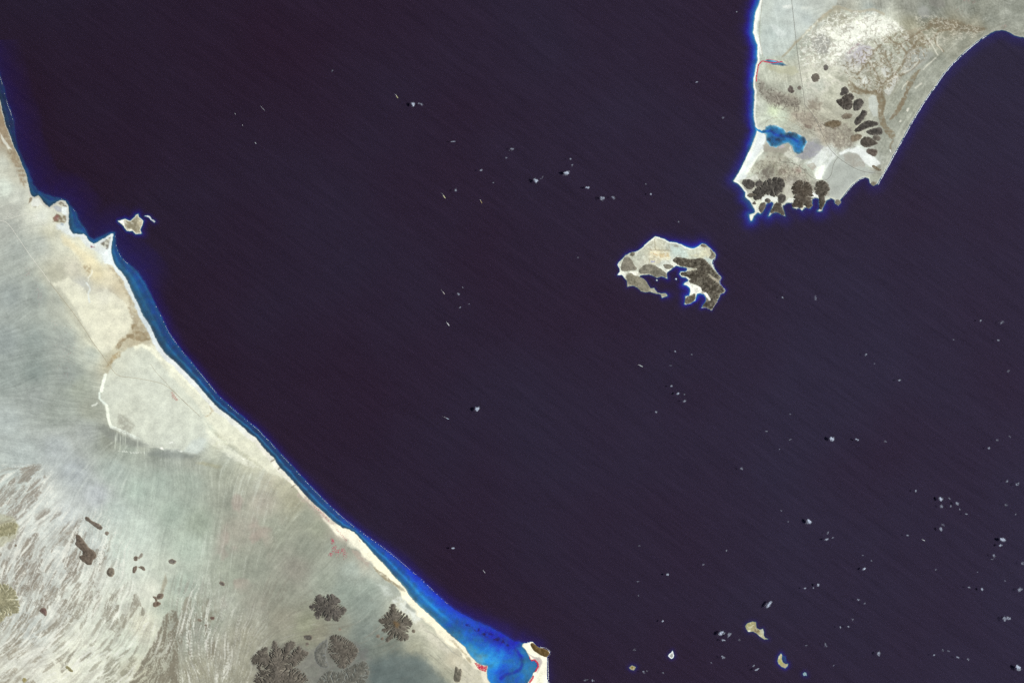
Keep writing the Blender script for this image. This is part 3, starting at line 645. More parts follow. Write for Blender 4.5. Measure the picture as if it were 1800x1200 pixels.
# ------------------------------------------------------------------ north-eastern peninsula
P6 = lambda *p: Z(1260, 0, 6, *p)
Q6 = lambda *p: Z(1260, 200, 6, *p)
E6 = lambda *p: Z(1500, 0, 6, *p)
F6 = lambda *p: Z(1500, 150, 6, *p)
COAST_E = [(1345, -220), (1342, -60), (1337, 0), (1333, 10), (1328, 23), (1326, 38), (1324, 58), (1327, 67), (1332, 80), (1332, 93), (1332, 107), (1328, 120), (1326, 133),
    (1324, 150), (1327, 160), (1326, 177), (1325, 205), (1327, 218), (1328, 222), (1331, 229), (1328, 240), (1322, 255), (1313, 275), (1303, 295), (1295, 310),
    (1289, 318), (1296, 322), (1303, 328), (1310, 338), (1310, 346), (1317, 352), (1322, 360), (1327, 368), (1328, 373), (1325, 375), (1317, 378), (1320, 388),
    (1322, 387), (1325, 380), (1332, 373), (1337, 375), (1342, 368), (1345, 360), (1350, 356), (1358, 354), (1360, 358), (1357, 368), (1353, 375), (1351, 380),
    (1358, 373), (1367, 372), (1373, 376), (1380, 380), (1377, 368), (1375, 362), (1382, 357), (1392, 356), (1395, 359), (1393, 365), (1400, 367), (1405, 365),
    (1410, 370), (1415, 364), (1424, 366), (1427, 360), (1427, 350), (1433, 347), (1442, 350), (1440, 358), (1442, 366), (1437, 371), (1444, 371), (1447, 363),
    (1452, 353), (1460, 348), (1467, 351), (1468, 357), (1474, 360), (1477, 355), (1477, 351), (1488, 337), (1498, 325), (1510, 315), (1520, 311), (1528, 314),
    (1530, 322), (1535, 326), (1543, 323), (1548, 313), (1560, 293), (1572, 270), (1587, 243), (1602, 215), (1617, 190), (1632, 167), (1645, 150), (1658, 130),
    (1675, 111), (1695, 92), (1715, 75), (1733, 63), (1748, 55), (1760, 53), (1770, 55), (1783, 62), (1800, 66), (1840, 74), (1900, 72), (2100, 60), (2100, -220)]
LAGOON = Q6((400, 132), (430, 162), (470, 178), (508, 162), (512, 136), (560, 114), (630, 124), (705, 154), (735, 200), (765, 180), (850, 206), (930, 244), (960, 300), (925, 360),
            (915, 410), (865, 432), (808, 405), (788, 340), (752, 315), (690, 330), (625, 362), (566, 352), (522, 295), (518, 222), (500, 206), (470, 204), (440, 191), (400, 160))
INLET = P6((500, 650), (535, 625), (600, 632), (660, 648), (700, 665), (750, 695), (690, 700), (640, 690), (590, 690), (545, 668))
R = Reg(1248, 1965, -140, 430, 1.1, .8, 4)
U, V = R.U, R.V
sdc = R.dist(COAST_E, 60)
lg = np.maximum(R.dist(LAGOON, 20), R.dist(INLET, 20))
land = (sdc > 0) & (lg < 0)
jit = fbm(U / 8, V / 8, 4, 33) - .5
H = np.minimum(sdc * 1.1, 3.0) + (3 + 4 * fbm(U / 50, V / 50, 3, 15)) * sm(sdc, 0, 14)
H = np.minimum(H, np.where(lg < 0, .35 - lg * .35, 99))
d = np.maximum(-sdc, 0)
west = shelf(d * (1 + jit * .6), [(0, 0), (1, 1.5), (3, 5), (7, 7.5), (10, 13), (14, 30), (20, 60), (30, 110), (45, 200), (58, 390)])
east = shelf(d * (1 + jit * .5), [(0, 0), (1, 3), (2.5, 12), (6, 22), (16, 40), (26, 90), (40, 200), (58, 390)])
wnar = R.idw([(1320, 20), (1318, 80), (1320, 180), (1325, 240), (1300, 290), (1290, 320), (1310, 365), (1318, 385), (1355, 372), (1385, 368), (1435, 365), (1500, 335), (1525, 330), (1560, 310), (1650, 160), (1760, 70)],
             [0, 0, .1, .0, .45, .35, 0, .2, .35, .8, .7, .9, 1, 1, 1, 1], 3, 5)
dep = west * (1 - wnar) + east * wnar
H = np.where(sdc > 0, H, -np.maximum(dep, .02))
ld = np.interp(lg, [-1, 0, 2, 5, 12], [0, 0, 1.4, 3.0, 4.4]) * (1 + jit * 1.0) + R.line(Q6((400, 148), (470, 190), (560, 180), (640, 230), (760, 240), (850, 290)), 1, 3) * 2.5
H = np.where((sdc > -6) & (lg > 0), np.minimum(H, -np.maximum(ld, .02)), H).astype(f32)
cp = [(1345, 10, 208, 212, 200), (1370, 15, 200, 206, 202), (1360, 60, 196, 206, 202), (1385, 60, 206, 212, 208), (1400, 20, 198, 202, 198), (1440, 10, 190, 188, 176), (1480, 5, 176, 172, 160), (1540, 5, 164, 160, 148), (1380, 85, 196, 202, 194), (1350, 90, 192, 200, 194),
      (1420, 35, 198, 204, 202), (1440, 40, 200, 200, 190), (1460, 20, 186, 180, 160), (1455, 30, 190, 184, 160), (1490, 12, 178, 172, 156), (1490, 22, 206, 206, 192), (1530, 12, 172, 176, 172), (1600, 10, 158, 154, 142), (1640, 20, 140, 138, 128), (1625, 20, 156, 156, 148), (1700, 10, 152, 150, 138), (1780, 20, 156, 154, 142), (1740, 35, 148, 146, 134),
      (1485, 30, 180, 170, 144), (1510, 45, 240, 238, 220), (1540, 40, 244, 242, 224), (1560, 50, 240, 238, 222), (1470, 60, 226, 222, 200), (1490, 70, 244, 242, 226), (1455, 50, 204, 198, 176), (1440, 70, 184, 180, 164), (1450, 80, 176, 172, 158), (1410, 80, 190, 190, 176), (1430, 85, 198, 196, 178),
      (1470, 85, 226, 224, 208), (1500, 75, 206, 206, 194), (1515, 90, 200, 198, 200), (1500, 100, 194, 188, 188), (1530, 80, 194, 190, 170), (1570, 60, 176, 168, 140), (1600, 45, 170, 160, 132), (1640, 45, 146, 136, 110), (1680, 50, 152, 138, 110), (1720, 50, 156, 146, 122), (1590, 70, 186, 180, 158),
      (1620, 70, 178, 172, 146), (1600, 90, 178, 176, 162), (1620, 100, 170, 170, 160), (1650, 80, 176, 170, 150), (1690, 70, 158, 154, 138), (1730, 60, 160, 156, 140), (1560, 100, 196, 192, 174), (1575, 120, 180, 174, 154), (1540, 110, 178, 172, 152), (1560, 140, 172, 164, 142), (1530, 140, 168, 160, 138),
      (1600, 130, 168, 166, 152), (1650, 110, 162, 160, 146), (1640, 140, 166, 164, 150), (1600, 160, 164, 162, 148), (1590, 190, 168, 166, 150), (1560, 220, 172, 170, 156), (1550, 260, 168, 166, 152), (1540, 300, 166, 160, 144), (1340, 130, 202, 200, 182), (1370, 120, 202, 198, 174), (1380, 135, 198, 192, 170),
      (1410, 130, 200, 194, 174), (1430, 120, 210, 204, 184), (1460, 130, 212, 206, 186), (1470, 145, 200, 194, 174), (1440, 150, 208, 206, 192), (1410, 160, 196, 194, 178), (1380, 150, 192, 190, 174), (1350, 140, 194, 192, 174), (1345, 155, 172, 166, 150), (1460, 165, 196, 190, 168), (1480, 140, 190, 184, 162),
      (1340, 190, 202, 202, 188), (1365, 175, 168, 156, 138), (1390, 180, 176, 164, 142), (1425, 175, 186, 180, 164), (1430, 190, 190, 178, 154), (1360, 195, 216, 220, 184), (1375, 205, 200, 204, 184), (1350, 210, 206, 208, 192), (1400, 205, 190, 176, 150), (1420, 215, 180, 164, 138), (1450, 200, 196, 188, 166), (1480, 225, 190, 182, 158),
      (1500, 240, 186, 178, 154), (1475, 240, 186, 174, 148), (1450, 245, 184, 168, 142), (1470, 255, 180, 164, 138), (1400, 225, 196, 194, 178), (1425, 235, 184, 178, 160), (1440, 225, 188, 172, 148), (1435, 255, 166, 166, 164), (1425, 268, 162, 160, 162), (1410, 280, 172, 170, 158), (1380, 265, 176, 170, 150), (1360, 262, 170, 162, 142),
      (1345, 262, 170, 166, 148), (1340, 275, 214, 216, 202), (1335, 245, 222, 226, 228), (1320, 275, 232, 240, 236), (1310, 300, 244, 250, 240), (1325, 300, 224, 226, 206), (1318, 310, 214, 214, 198), (1330, 295, 176, 170, 146), (1345, 285, 166, 158, 134), (1360, 290, 156, 148, 126), (1375, 285, 178, 172, 152), (1395, 285, 196, 196, 180), (1380, 300, 176, 164, 140),
      (1400, 300, 180, 166, 142), (1415, 310, 186, 180, 160), (1420, 290, 204, 206, 190), (1440, 275, 224, 228, 222), (1445, 300, 246, 250, 236), (1465, 260, 216, 220, 216), (1460, 290, 190, 194, 184), (1480, 280, 184, 186, 176), (1500, 300, 178, 182, 172), (1470, 320, 176, 178, 168), (1490, 320, 186, 190, 182), (1460, 335, 182, 180, 166), (1500, 275, 172, 166, 148),
      (1510, 265, 222, 226, 222), (1530, 280, 224, 226, 220), (1520, 300, 196, 198, 188), (1535, 310, 172, 170, 154), (1385, 330, 182, 176, 152), (1430, 330, 176, 172, 152), (1385, 345, 206, 202, 182), (1350, 350, 222, 222, 204), (1325, 345, 204, 200, 180), (1310, 330, 206, 202, 184), (1330, 358, 222, 220, 200), (1435, 343, 234, 238, 234),
      (1900, 20, 152, 150, 138), (1700, -100, 152, 150, 140), (1400, -100, 186, 190, 182)]
C = R.idw([p[:2] for p in cp], [p[2:] for p in cp], 3.2, 4) + np.array((-1, 2, -1), f32)
# beach ridges run with the eastern shore; wind streaks elsewhere
fp = [(1600, 180, .55, -.84), (1660, 110, .68, -.73), (1720, 50, .85, -.5), (1560, 250, .5, -.87), (1500, 310, -.5, -.85), (1480, 330, -.6, -.8), (1370, 40, .1, 1), (1440, 60, .75, -.6), (1700, 0, .1, 1), (1560, 0, .1, 1), (1400, 150, .1, 1), (1330, 280, .5, -.87), (1470, 200, .9, .4)]
fl = R.idw([p[:2] for p in fp], [p[2:] for p in fp], 3, 8)
vx, vy = fl[..., 0], fl[..., 1]
nn = np.sqrt(vx * vx + vy * vy) + 1e-4
n_f = np.random.RandomState(5).rand(*R.shape).astype(f32)
l_fine, l_mid = lic([n_f, vn(U / 3, V / 3, 6)], vx / nn, vy / nn, 14, sdc > -1)
big = fbm(U / 18, V / 18, 5, 61) - .5
C += (l_fine * 4 + l_mid * 3.5 + big * 40 + (fbm(U / 2.2, V / 2.2, 3, 72) - .5) * 34)[..., None]

def patch(poly, c, a=1.0, feather=3.0, rough=2.0, tex=0.0, seed=5, off=0):
    r = R.sub(poly, feather + rough + abs(off) + 6)
    m = r.mask(poly, feather, off, rough, seed) * a
    if tex: m = m * sm(fbm(r.U / 3, r.V / 3, 3, seed + 9), .5 - tex, .5 + tex * .4)
    mixc(C[r.sl], m, c)
def stroke(pts, c, w, feather=1.0, a=.9):
    r = R.sub(pts, w + feather + 5)
    mixc(C[r.sl], r.line(pts, w, feather) * a, c)
# western plateau with its dune rim, salt crust, mud and dune belts
patch(P6((490, -200), (1300, -200), (1260, 60), (1200, 105), (1060, 222), (960, 332), (880, 400), (830, 450), (760, 540), (680, 592), (500, 602), (455, 480), (475, 300), (445, 150)), (201, 209, 205), .55, 1.5, 1.5)
patch(P6((560, 260), (640, 270), (700, 330), (740, 360), (700, 400), (600, 350)), (224, 230, 226), .7, 5, 3, .5)
patch(P6((690, 60), (800, 50), (780, 90), (700, 90)), (234, 236, 228), .8, 3, 2, .5)
patch(P6((880, 70), (970, 75), (950, 110), (890, 100)), (230, 232, 220), .8, 3, 2, .5)
stroke(P6((460, 20), (440, 130), (420, 230), (410, 330), (440, 440), (470, 560)), (246, 247, 238), 2.4, 2.5, .8)
stroke(P6((1200, 112), (1130, 165), (1060, 225)), (190, 176, 142), 2.0, 2, .8)
stroke(P6((1060, 225), (985, 305), (900, 395)), (236, 234, 214), 1.6, 1.2, .9)
stroke(P6((890, 405), (830, 455), (755, 548), (690, 598)), (178, 168, 136), 1.8, 1.6, .8)
stroke(P6((1230, 75), (1290, 70), (1380, 105), (1420, 125), (1520, 125), (1650, 100), (1760, 150)), (184, 172, 140), 2.2, 2.2, .7)
patch(P6((1050, 330), (1120, 280), (1260, 270), (1420, 250), (1560, 170), (1800, 190), (1900, 250), (1960, 320), (1880, 360), (1700, 380), (1600, 400), (1450, 450), (1350, 560), (1280, 600), (1200, 580), (1180, 470), (1280, 430)), (248, 247, 232), .9, 4, 6, .45)
patch(P6((900, 360), (1060, 200), (1190, 110), (1260, 80), (1380, 110), (1200, 160), (1080, 260), (960, 350), (840, 450), (760, 540), (690, 600)), (176, 164, 130), .55, 4, 3, .3)
patch(P6((1000, 400), (1110, 360), (1200, 420), (1180, 560), (1060, 570), (1000, 520)), (170, 168, 158), .75, 4, 3)
for a_, b_, r_ in ((970, 380, 18), (1030, 385, 16), (1075, 415, 12), (1125, 435, 16), (1110, 490, 18), (1050, 480, 10), (930, 530, 40), (985, 520, 26), (1130, 575, 16), (1190, 530, 26), (1250, 500, 30), (1400, 250, 14), (1500, 215, 14), (1665, 650, 12), (1640, 700, 26), (1770, 740, 34), (1560, 860, 30), (1410, 640, 14)):
    patch(Z(1260, 0, 6, *[(a_ + math.cos(q) * r_ * random.uniform(.5, 1.3), b_ + math.sin(q) * r_ * random.uniform(.5, 1.2)) for q in np.arange(0, 6.2, .8)]), (240, 240, 226), .85, 1.5, 1.2, .5, 3 + a_ % 7)
patch(P6((1440, 560), (1500, 480), (1600, 480), (1660, 520), (1600, 640), (1540, 690), (1460, 640)), (200, 196, 202), .75, 4, 3)
patch(P6((1370, 560), (1440, 480), (1510, 450), (1500, 470), (1430, 530), (1390, 580)), (172, 148, 140), .7, 2, 1)
patch(P6((520, 690), (640, 700), (830, 700), (860, 760), (800, 800), (660, 770), (560, 740)), (190, 184, 148), .7, 4, 2)
patch(P6((440, 840), (480, 850), (520, 940), (600, 960), (720, 1000), (880, 1060), (860, 1120), (700, 1110), (560, 1090), (450, 980)), (146, 136, 118), .75, 5, 5, .38)
patch(P6((960, 1060), (1060, 1040), (1120, 1090), (1080, 1160), (970, 1150)), (150, 136, 112), .8, 4, 4, .5)
patch(Q6((790, 0), (1020, -20), (1060, 60), (1010, 150), (930, 150), (850, 70)), (160, 146, 124), .65, 4, 5, .4)
patch(Q6((1130, 180), (1200, 100), (1300, 90), (1420, 130), (1440, 330), (1330, 350), (1240, 360), (1140, 280)), (150, 138, 118), .65, 5, 6, .4)
patch(Q6((1160, 100), (1280, 70), (1320, 130), (1250, 180)), (134, 118, 96), .7, 4, 4, .5)
patch(Q6((920, 110), (1000, 120), (1000, 160), (930, 155)), (132, 112, 90), .8, 2, 2, .5)
# brown wadi between the hills and the beach ridges
patch(F6((230, 40), (310, 60), (340, 150), (320, 300), (350, 420), (430, 490), (445, 540), (420, 580), (350, 510), (290, 420), (260, 330), (270, 200)), (138, 119, 82), .9, 2, 2, .45)
patch(E6((-60, 880), (60, 930), (180, 960), (250, 960), (300, 870), (330, 860), (310, 980), (330, 1060), (290, 1200), (260, 1200), (240, 1060), (180, 990), (80, 1000), (-40, 960)), (140, 121, 84), .9, 2, 2, .45)
patch(E6((480, 800), (540, 720), (560, 560), (640, 500), (560, 430), (480, 380), (620, 300), (700, 290), (820, 480), (700, 480), (640, 560), (580, 700), (500, 800), (360, 900), (330, 860), (420, 780)), (166, 150, 116), .75, 3, 4, .55)
patch(E6((560, 860), (680, 740), (720, 720), (640, 860), (590, 960), (540, 1100), (460, 1190), (430, 1190), (500, 1060), (560, 960)), (138, 119, 82), .9, 1.5, 1.5, .45)
patch(F6((480, 240), (540, 90), (600, 20), (560, 120), (520, 220), (440, 340), (360, 390), (400, 330), (440, 270)), (136, 116, 80), .85, 1.5, 1.5, .45)
patch(E6((700, 290), (800, 240), (880, 190), (1050, 210), (1200, 260), (1400, 300), (1330, 340), (1100, 330), (900, 310)), (132, 114, 80), .85, 4, 4, .5)
for p_, w_ in ((((-20, 880), (60, 950), (150, 975), (230, 960), (300, 1000), (330, 1080), (300, 1200)), 2.6), (((300, 880), (350, 850), (440, 780), (520, 690), (560, 570), (640, 490), (570, 420)), 2.4), (((290, 870), (240, 770), (190, 680), (120, 640)), 1.8),
               (((40, 790), (120, 690), (200, 600), (235, 520), (300, 470)), 1.8), (((560, 560), (500, 480), (420, 440), (380, 400)), 1.6), (((640, 500), (760, 460), (850, 400), (900, 330), (1050, 300)), 2.0), (((420, 790), (400, 700), (350, 620), (330, 540)), 1.6),
               (((480, 800), (560, 770), (640, 720), (700, 650), (690, 620)), 1.6), (((850, 400), (880, 480), (950, 540)), 1.2), (((150, 975), (110, 890), (60, 820)), 1.5), (((560, 430), (640, 380), (720, 330), (800, 300)), 2.0), (((640, 490), (680, 420), (740, 390)), 1.4)):
    stroke(E6(*p_), (132, 113, 76), w_, 1.8, .75)
stroke(F6((395, 690), (390, 630), (420, 590)), (146, 130, 98), 1.6, 1.2, .8)
patch(F6((380, 680), (400, 680), (400, 710), (385, 705)), (236, 238, 228), .9, 1, .5)
patch(F6((160, 140), (200, 95), (240, 110), (265, 200), (255, 330), (210, 330), (165, 240)), (204, 208, 198), .9, 2, 1)
patch(E6((330, 960), (440, 800), (480, 820), (380, 1010), (335, 1000)), (204, 204, 194), .8, 1.5, 1)
patch(E6((290, 720), (340, 700), (390, 770), (370, 820), (320, 810)), (214, 214, 204), .85, 2, 1)
patch(E6((80, 870), (130, 790), (160, 880), (100, 890)), (226, 228, 218), .85, 1.5, 1)
patch(E6((500, 760), (580, 540), (760, 500), (860, 580), (700, 700), (600, 800)), (172, 172, 162), .5, 4, 2)
for p_ in (((560, 260), (575, 235), (590, 240), (570, 290)), ((480, 390), (510, 360), (500, 395))):
    patch(F6(*p_), (240, 234, 214), .9, 1, .5)
for p_ in (((515, 945), (530, 910), (575, 860)), ((650, 930), (720, 880)), ((770, 380), (830, 470), (890, 580)), ((500, 780), (600, 740), (690, 650)), ((735, 735), (800, 670), (870, 610)), ((890, 390), (880, 470), (940, 540)), ((360, 860), (480, 800))):
    stroke(E6(*p_), (228, 222, 200), 1.1, 1.2, .7)
patch(E6((690, 90), (750, 60), (800, 110), (800, 180), (730, 200), (690, 150)), (164, 164, 156), .7, 4, 2)
patch(E6((800, 0), (960, 0), (960, 70), (880, 90), (810, 50)), (138, 134, 124), .6, 6, 3)
# the tombolo, playa and southern fan
patch(Q6((420, 170), (490, 200), (520, 240), (500, 330), (490, 400), (400, 500), (330, 620), (300, 690), (180, 710), (300, 480)), (236, 242, 240), .9, 2, 1)
patch(Q6((470, 370), (500, 390), (430, 470), (320, 640), (290, 640), (400, 480)), (250, 252, 236), .85, 2, 1)
patch(Q6((490, 330), (540, 320), (620, 360), (760, 330), (780, 380), (700, 420), (560, 400), (500, 410)), (172, 164, 144), .8, 3, 2)
patch(Q6((640, 330), (700, 325), (720, 350), (660, 365)), (196, 184, 184), .8, 2, 1)
patch(Q6((780, 330), (800, 400), (850, 450), (900, 490), (850, 520), (760, 470), (700, 440)), (226, 224, 208), .8, 3, 2, .4)
patch(Q6((940, 290), (1020, 300), (1130, 350), (1060, 440), (980, 480), (900, 480), (830, 450), (890, 420), (920, 350)), (164, 164, 170), .9, 3, 2, .6)
patch(Q6((920, 520), (1040, 440), (1140, 340), (1180, 350), (1280, 440), (1220, 500), (1130, 620), (1100, 690), (1030, 690), (1040, 590), (960, 560)), (230, 234, 230), .85, 3, 2, .6)
patch(Q6((1060, 560), (1140, 540), (1100, 690), (1050, 700), (1030, 640)), (252, 254, 240), .9, 3, 1)
patch(Q6((940, 530), (1020, 520), (1050, 560), (1010, 600), (960, 560)), (180, 168, 142), .7, 2, 2, .4)
patch(Q6((1110, 680), (1150, 580), (1240, 480), (1300, 430), (1420, 400), (1520, 430), (1580, 500), (1560, 560), (1680, 620), (1560, 660), (1420, 740), (1300, 900), (1200, 870), (1160, 720)), (184, 188, 180), .8, 4, 2)
patch(Q6((1330, 430), (1450, 410), (1560, 470), (1560, 560), (1440, 560), (1350, 500)), (172, 164, 146), .7, 4, 2, .5)
patch(Q6((1270, 420), (1380, 370), (1490, 350), (1640, 440), (1740, 530), (1640, 570), (1560, 520), (1500, 430), (1400, 400), (1300, 440)), (236, 240, 236), .95, 3, 1.5)
patch(Q6((500, 410), (560, 400), (700, 440), (760, 470), (600, 500), (430, 620), (310, 660), (330, 620)), (190, 182, 158), .5, 4, 3, .4)
patch(Q6((250, 700), (420, 640), (560, 640), (720, 660), (1000, 700), (1180, 720), (1170, 860), (1000, 840), (760, 860), (640, 900), (480, 900), (380, 900), (300, 800)), (158, 150, 132), .65, 5, 5, .6)
patch(Q6((300, 690), (420, 640), (440, 690), (400, 700), (330, 700)), (240, 240, 226), .8, 2, 1.5, .6)
patch(Q6((720, 700), (800, 700), (800, 880), (730, 900), (710, 800)), (214, 209, 190), .7, 3, 2, .6)
patch(Q6((460, 600), (560, 530), (620, 600), (560, 690), (470, 680)), (122, 112, 96), .85, 4, 4, .45)
patch(Q6((620, 600), (700, 570), (740, 620), (660, 660)), (136, 120, 98), .7, 3, 3, .45)
patch(Q6((820, 590), (880, 560), (890, 610), (840, 630)), (186, 150, 124), .6, 3, 2, .4)
patch(Q6((720, 640), (900, 640), (980, 720), (800, 760), (740, 720)), (150, 142, 124), .6, 4, 4, .45)
patch(Q6((1000, 820), (1040, 850), (1100, 870), (1090, 900), (1040, 885), (1000, 890)), (240, 244, 242), .95, 1.5, .7)
patch(Q6((720, 930), (760, 890), (830, 890), (800, 940)), (240, 242, 232), .9, 2, 1)
patch(Q6((470, 880), (540, 850), (640, 880), (650, 910), (590, 930), (540, 890), (480, 930)), (240, 242, 234), .85, 2, 1)
patch(Q6((1340, 1040), (380 + 1000, 1060)) + Q6((365, 1130), (340, 1070)), (226, 226, 214), .5, 2, 1)
patch(Q6((340, 1065), (390, 1060), (375, 1090), (365, 1120)), (222, 224, 212), .9, 1, .5)
for p_ in (((1120, 880), (1140, 930), (1105, 1010), (1085, 1000)),):
    patch(Q6(*p_), (100, 92, 78), .7, 1.5, 1)
# hair-fine ground pattern: salt ridges, scrub speckle, runnels
def ridge(poly, c, a, sc, thr, seed, feather=6, aniso=(1, 1)):
    r = R.sub(poly, feather + 8)
    m = r.mask(poly, feather, 0, 3, seed)
    xw = r.U + (fbm(r.U / 9, r.V / 9, 3, seed + 2) - .5) * 9; yw = r.V + (fbm(r.U / 9, r.V / 9, 3, seed + 5) - .5) * 9
    n = 1 - np.abs(fbm(xw / sc * aniso[0], yw / sc * aniso[1], 3, seed, .6) - .5) * 2
    mixc(C[r.sl], m * sm(n, thr, thr + .1) * a, c)
ridge(P6((880, 450), (1060, 260), (1260, 120), (1700, 130), (2000, 300), (1900, 420), (1500, 500), (1300, 700), (860, 700)), (250, 249, 236), .75, 7, .86, 201)
ridge(P6((880, 450), (1060, 260), (1260, 120), (1700, 130), (2000, 300), (1900, 420), (1500, 500), (1300, 700), (860, 700)), (172, 164, 142), .6, 9, .88, 202)
ridge(P6((1300, 700), (1700, 400), (1960, 330), (2300, 400), (2200, 620), (1960, 800), (1800, 1000), (1600, 950), (1400, 880)), (146, 130, 96), .8, 9, .84, 203)
ridge(P6((1300, 700), (1700, 400), (1960, 330), (2300, 400), (2200, 620), (1960, 800), (1800, 1000), (1600, 950), (1400, 880)), (226, 224, 210), .7, 8, .88, 204)
ridge(E6((640, 160), (900, 170), (1200, 250), (1400, 300), (1300, 400), (900, 500), (700, 420)), (216, 208, 184), .7, 6, .88, 205, 5, (.6, 1.4))
ridge(P6((900, 680), (1200, 640), (1340, 800), (1340, 900), (1100, 1000), (900, 950)), (232, 226, 208), .5, 12, .84, 206)
ridge(P6((430, 820), (560, 930), (900, 1040), (860, 1180), (600, 1140), (440, 1000)), (110, 100, 84), .8, 6, .86, 207)
ridge(Q6((760, -60), (1060, -80), (1140, 60), (1440, 120), (1460, 360), (1240, 380), (1100, 260), (880, 160)), (120, 108, 90), .6, 6, .88, 208)
ridge(Q6((330, 600), (560, 420), (900, 520), (1000, 680), (900, 760), (560, 700)), (126, 114, 94), .7, 6, .87, 209)
ridge(Q6((560, 450), (900, 560), (960, 690), (760, 760)), (216, 206, 182), .6, 7, .88, 210)
ridge(Q6((740, 680), (1050, 690), (1060, 880), (740, 900)), (210, 206, 188), .5, 8, .86, 211)
ex = np.clip(C[..., 0] - C[..., 2], 0, 60)
C[..., 2] += .38 * ex; C[..., 1] += .13 * ex
# beaches
bw = R.idw([(1330, 30), (1330, 100), (1326, 160), (1325, 210), (1310, 285), (1300, 325), (1315, 355), (1390, 360), (1440, 350), (1470, 352), (1500, 325), (1545, 318), (1600, 215), (1700, 88), (1760, 55)], [2.5, 2.2, 2.2, 2, 5, 2, 2.5, 1, 1, .6, 1.2, .8, .9, 1.2, .5], 3, 4)
bm = (1 - sm(sdc, bw, bw + 1.5)) * (sdc > -1)
bc = R.idw([(1325, 60), (1300, 310), (1400, 360), (1500, 330), (1600, 215), (1740, 60)], [(255, 255, 246), (250, 254, 244), (226, 226, 212), (214, 216, 204), (196, 196, 182), (190, 190, 176)], 3, 8)
C = C * (1 - .9 * bm[..., None]) + bc * (.9 * bm[..., None])
A = to_albedo(C)
aw = R.idw([(1320, 30), (1318, 90), (1320, 180), (1326, 235), (1305, 285), (1290, 318), (1312, 365), (1350, 368), (1385, 366), (1432, 362), (1500, 335), (1560, 310), (1650, 160), (1760, 65)],
           [.62, .62, .55, .5, .28, .22, .36, .30, .14, .28, .12, .12, .16, .16], 3, 5)
alb = np.clip(aw * (.85 + jit * .9), .03, .85)
lag_alb = np.clip(.42 + jit * 1.3 + .12 * sm(lg, 3, 0), .10, .8)
isl = (lg > -.5) & (sdc > -2)
alb = np.where(isl, lag_alb, alb)
Aw = np.stack([alb, alb, alb * .97], -1).astype(f32)
k = np.where(isl, sm(lg, -.3, .5), sm(-sdc, -.3, .5))[..., None]
A = A * (1 - k) + Aw * k
grid_object("peninsula_terrain", R, H, A, H > -150, M_GROUND, kind="structure",
            label="broad sandy peninsula with salt flats, a blue lagoon and a straight eastern beach")
RE, HE = R, H
print("peninsula", round(time.time() - T0, 1))


# ------------------------------------------------------------------ islands
def island(outline, margin, step, prof, cps, patches, label, beach, beach_c, shoal, seed, h0=4.0, warp=.7, strokes=(), fine=14.0, soft=3):
    us = [p[0] for p in outline]; vs = [p[1] for p in outline]
    r = Reg(math.floor(min(us) - margin), math.ceil(max(us) + margin), math.floor(min(vs) - margin), math.ceil(max(vs) + margin), step, warp, seed)
    sd = r.dist(outline, margin)
    j = fbm(r.U / 7, r.V / 7, 4, seed + 3) - .5
    h = np.minimum(sd * 1.3, 3.0) + h0 * fbm(r.U / 20, r.V / 20, 3, seed + 5) * 2 * sm(sd, 0, 8)
    dd = np.maximum(-sd, 0) * (1 + j * .6)
    dep = shelf(dd, prof) if not callable(prof) else prof(r, dd)
    h = np.where(sd > 0, h, -np.maximum(dep, .02)).astype(f32)
    c = r.idw([p[:2] for p in cps], [p[2:] for p in cps], 3.2, soft)
    c += ((fbm(r.U / 5, r.V / 5, 4, seed + 8) - .5) * fine * 2.6)[..., None]
    for poly, q, a, fe, ro, tx in patches:
        m = r.mask(poly, fe, 0, ro, seed) * a
        if tx: m = m * sm(fbm(r.U / 2.5, r.V / 2.5, 3, seed + 9), .5 - tx, .5 + tx * .4)
        mixc(c, m, q)
    for pts, q, w, a in strokes: mixc(c, r.line(pts, w, 1.0) * a, q)
    xw = r.U + (fbm(r.U / 7, r.V / 7, 3, seed + 21) - .5) * 7; yw = r.V + (fbm(r.U / 7, r.V / 7, 3, seed + 22) - .5) * 7
    rn = 1 - np.abs(fbm(xw / 6, yw / 6, 3, seed + 23, .6) - .5) * 2
    mixc(c, sm(rn, .88, .97) * .22, np.array((150, 142, 122), f32)); mixc(c, sm(fbm(xw / 4, yw / 4, 3, seed + 24), .58, .72) * .18, np.array((140, 134, 118), f32))
    mixc(c, sm(fbm(xw / 3.5, yw / 3.5, 3, seed + 25), .60, .74) * .45, np.array((244, 245, 234), f32))
    bm = (1 - sm(sd, beach, beach + 1.2)) * (sd > -1)
    if callable(beach_c): bm, bcol = beach_c(r, sd)
    else: bcol = np.asarray(beach_c, f32)
    c = c * (1 - .9 * bm[..., None]) + bcol * (.9 * bm[..., None])
    a = to_albedo(c)
    al = shoal(r) if callable(shoal) else np.full(r.shape, shoal, f32)
    al = np.clip(al * (.85 + j * .9), .02, .85)
    k = sm(-sd, -.3, .5)[..., None]
    a = a * (1 - k) + np.stack([al, al, al * .97], -1) * k
    cx, cy = sum(us) / len(us), sum(vs) / len(vs)
    e = empty("island", (wx(cx), wy(cy), 0), label=label, cat="island")
    o = grid_object("island_ground", r, h, a.astype(f32), h > -150, M_GROUND, origin=(wx(cx), wy(cy), 0))
    o.parent = e; o.location = (0, 0, 0)
    return e, r, h

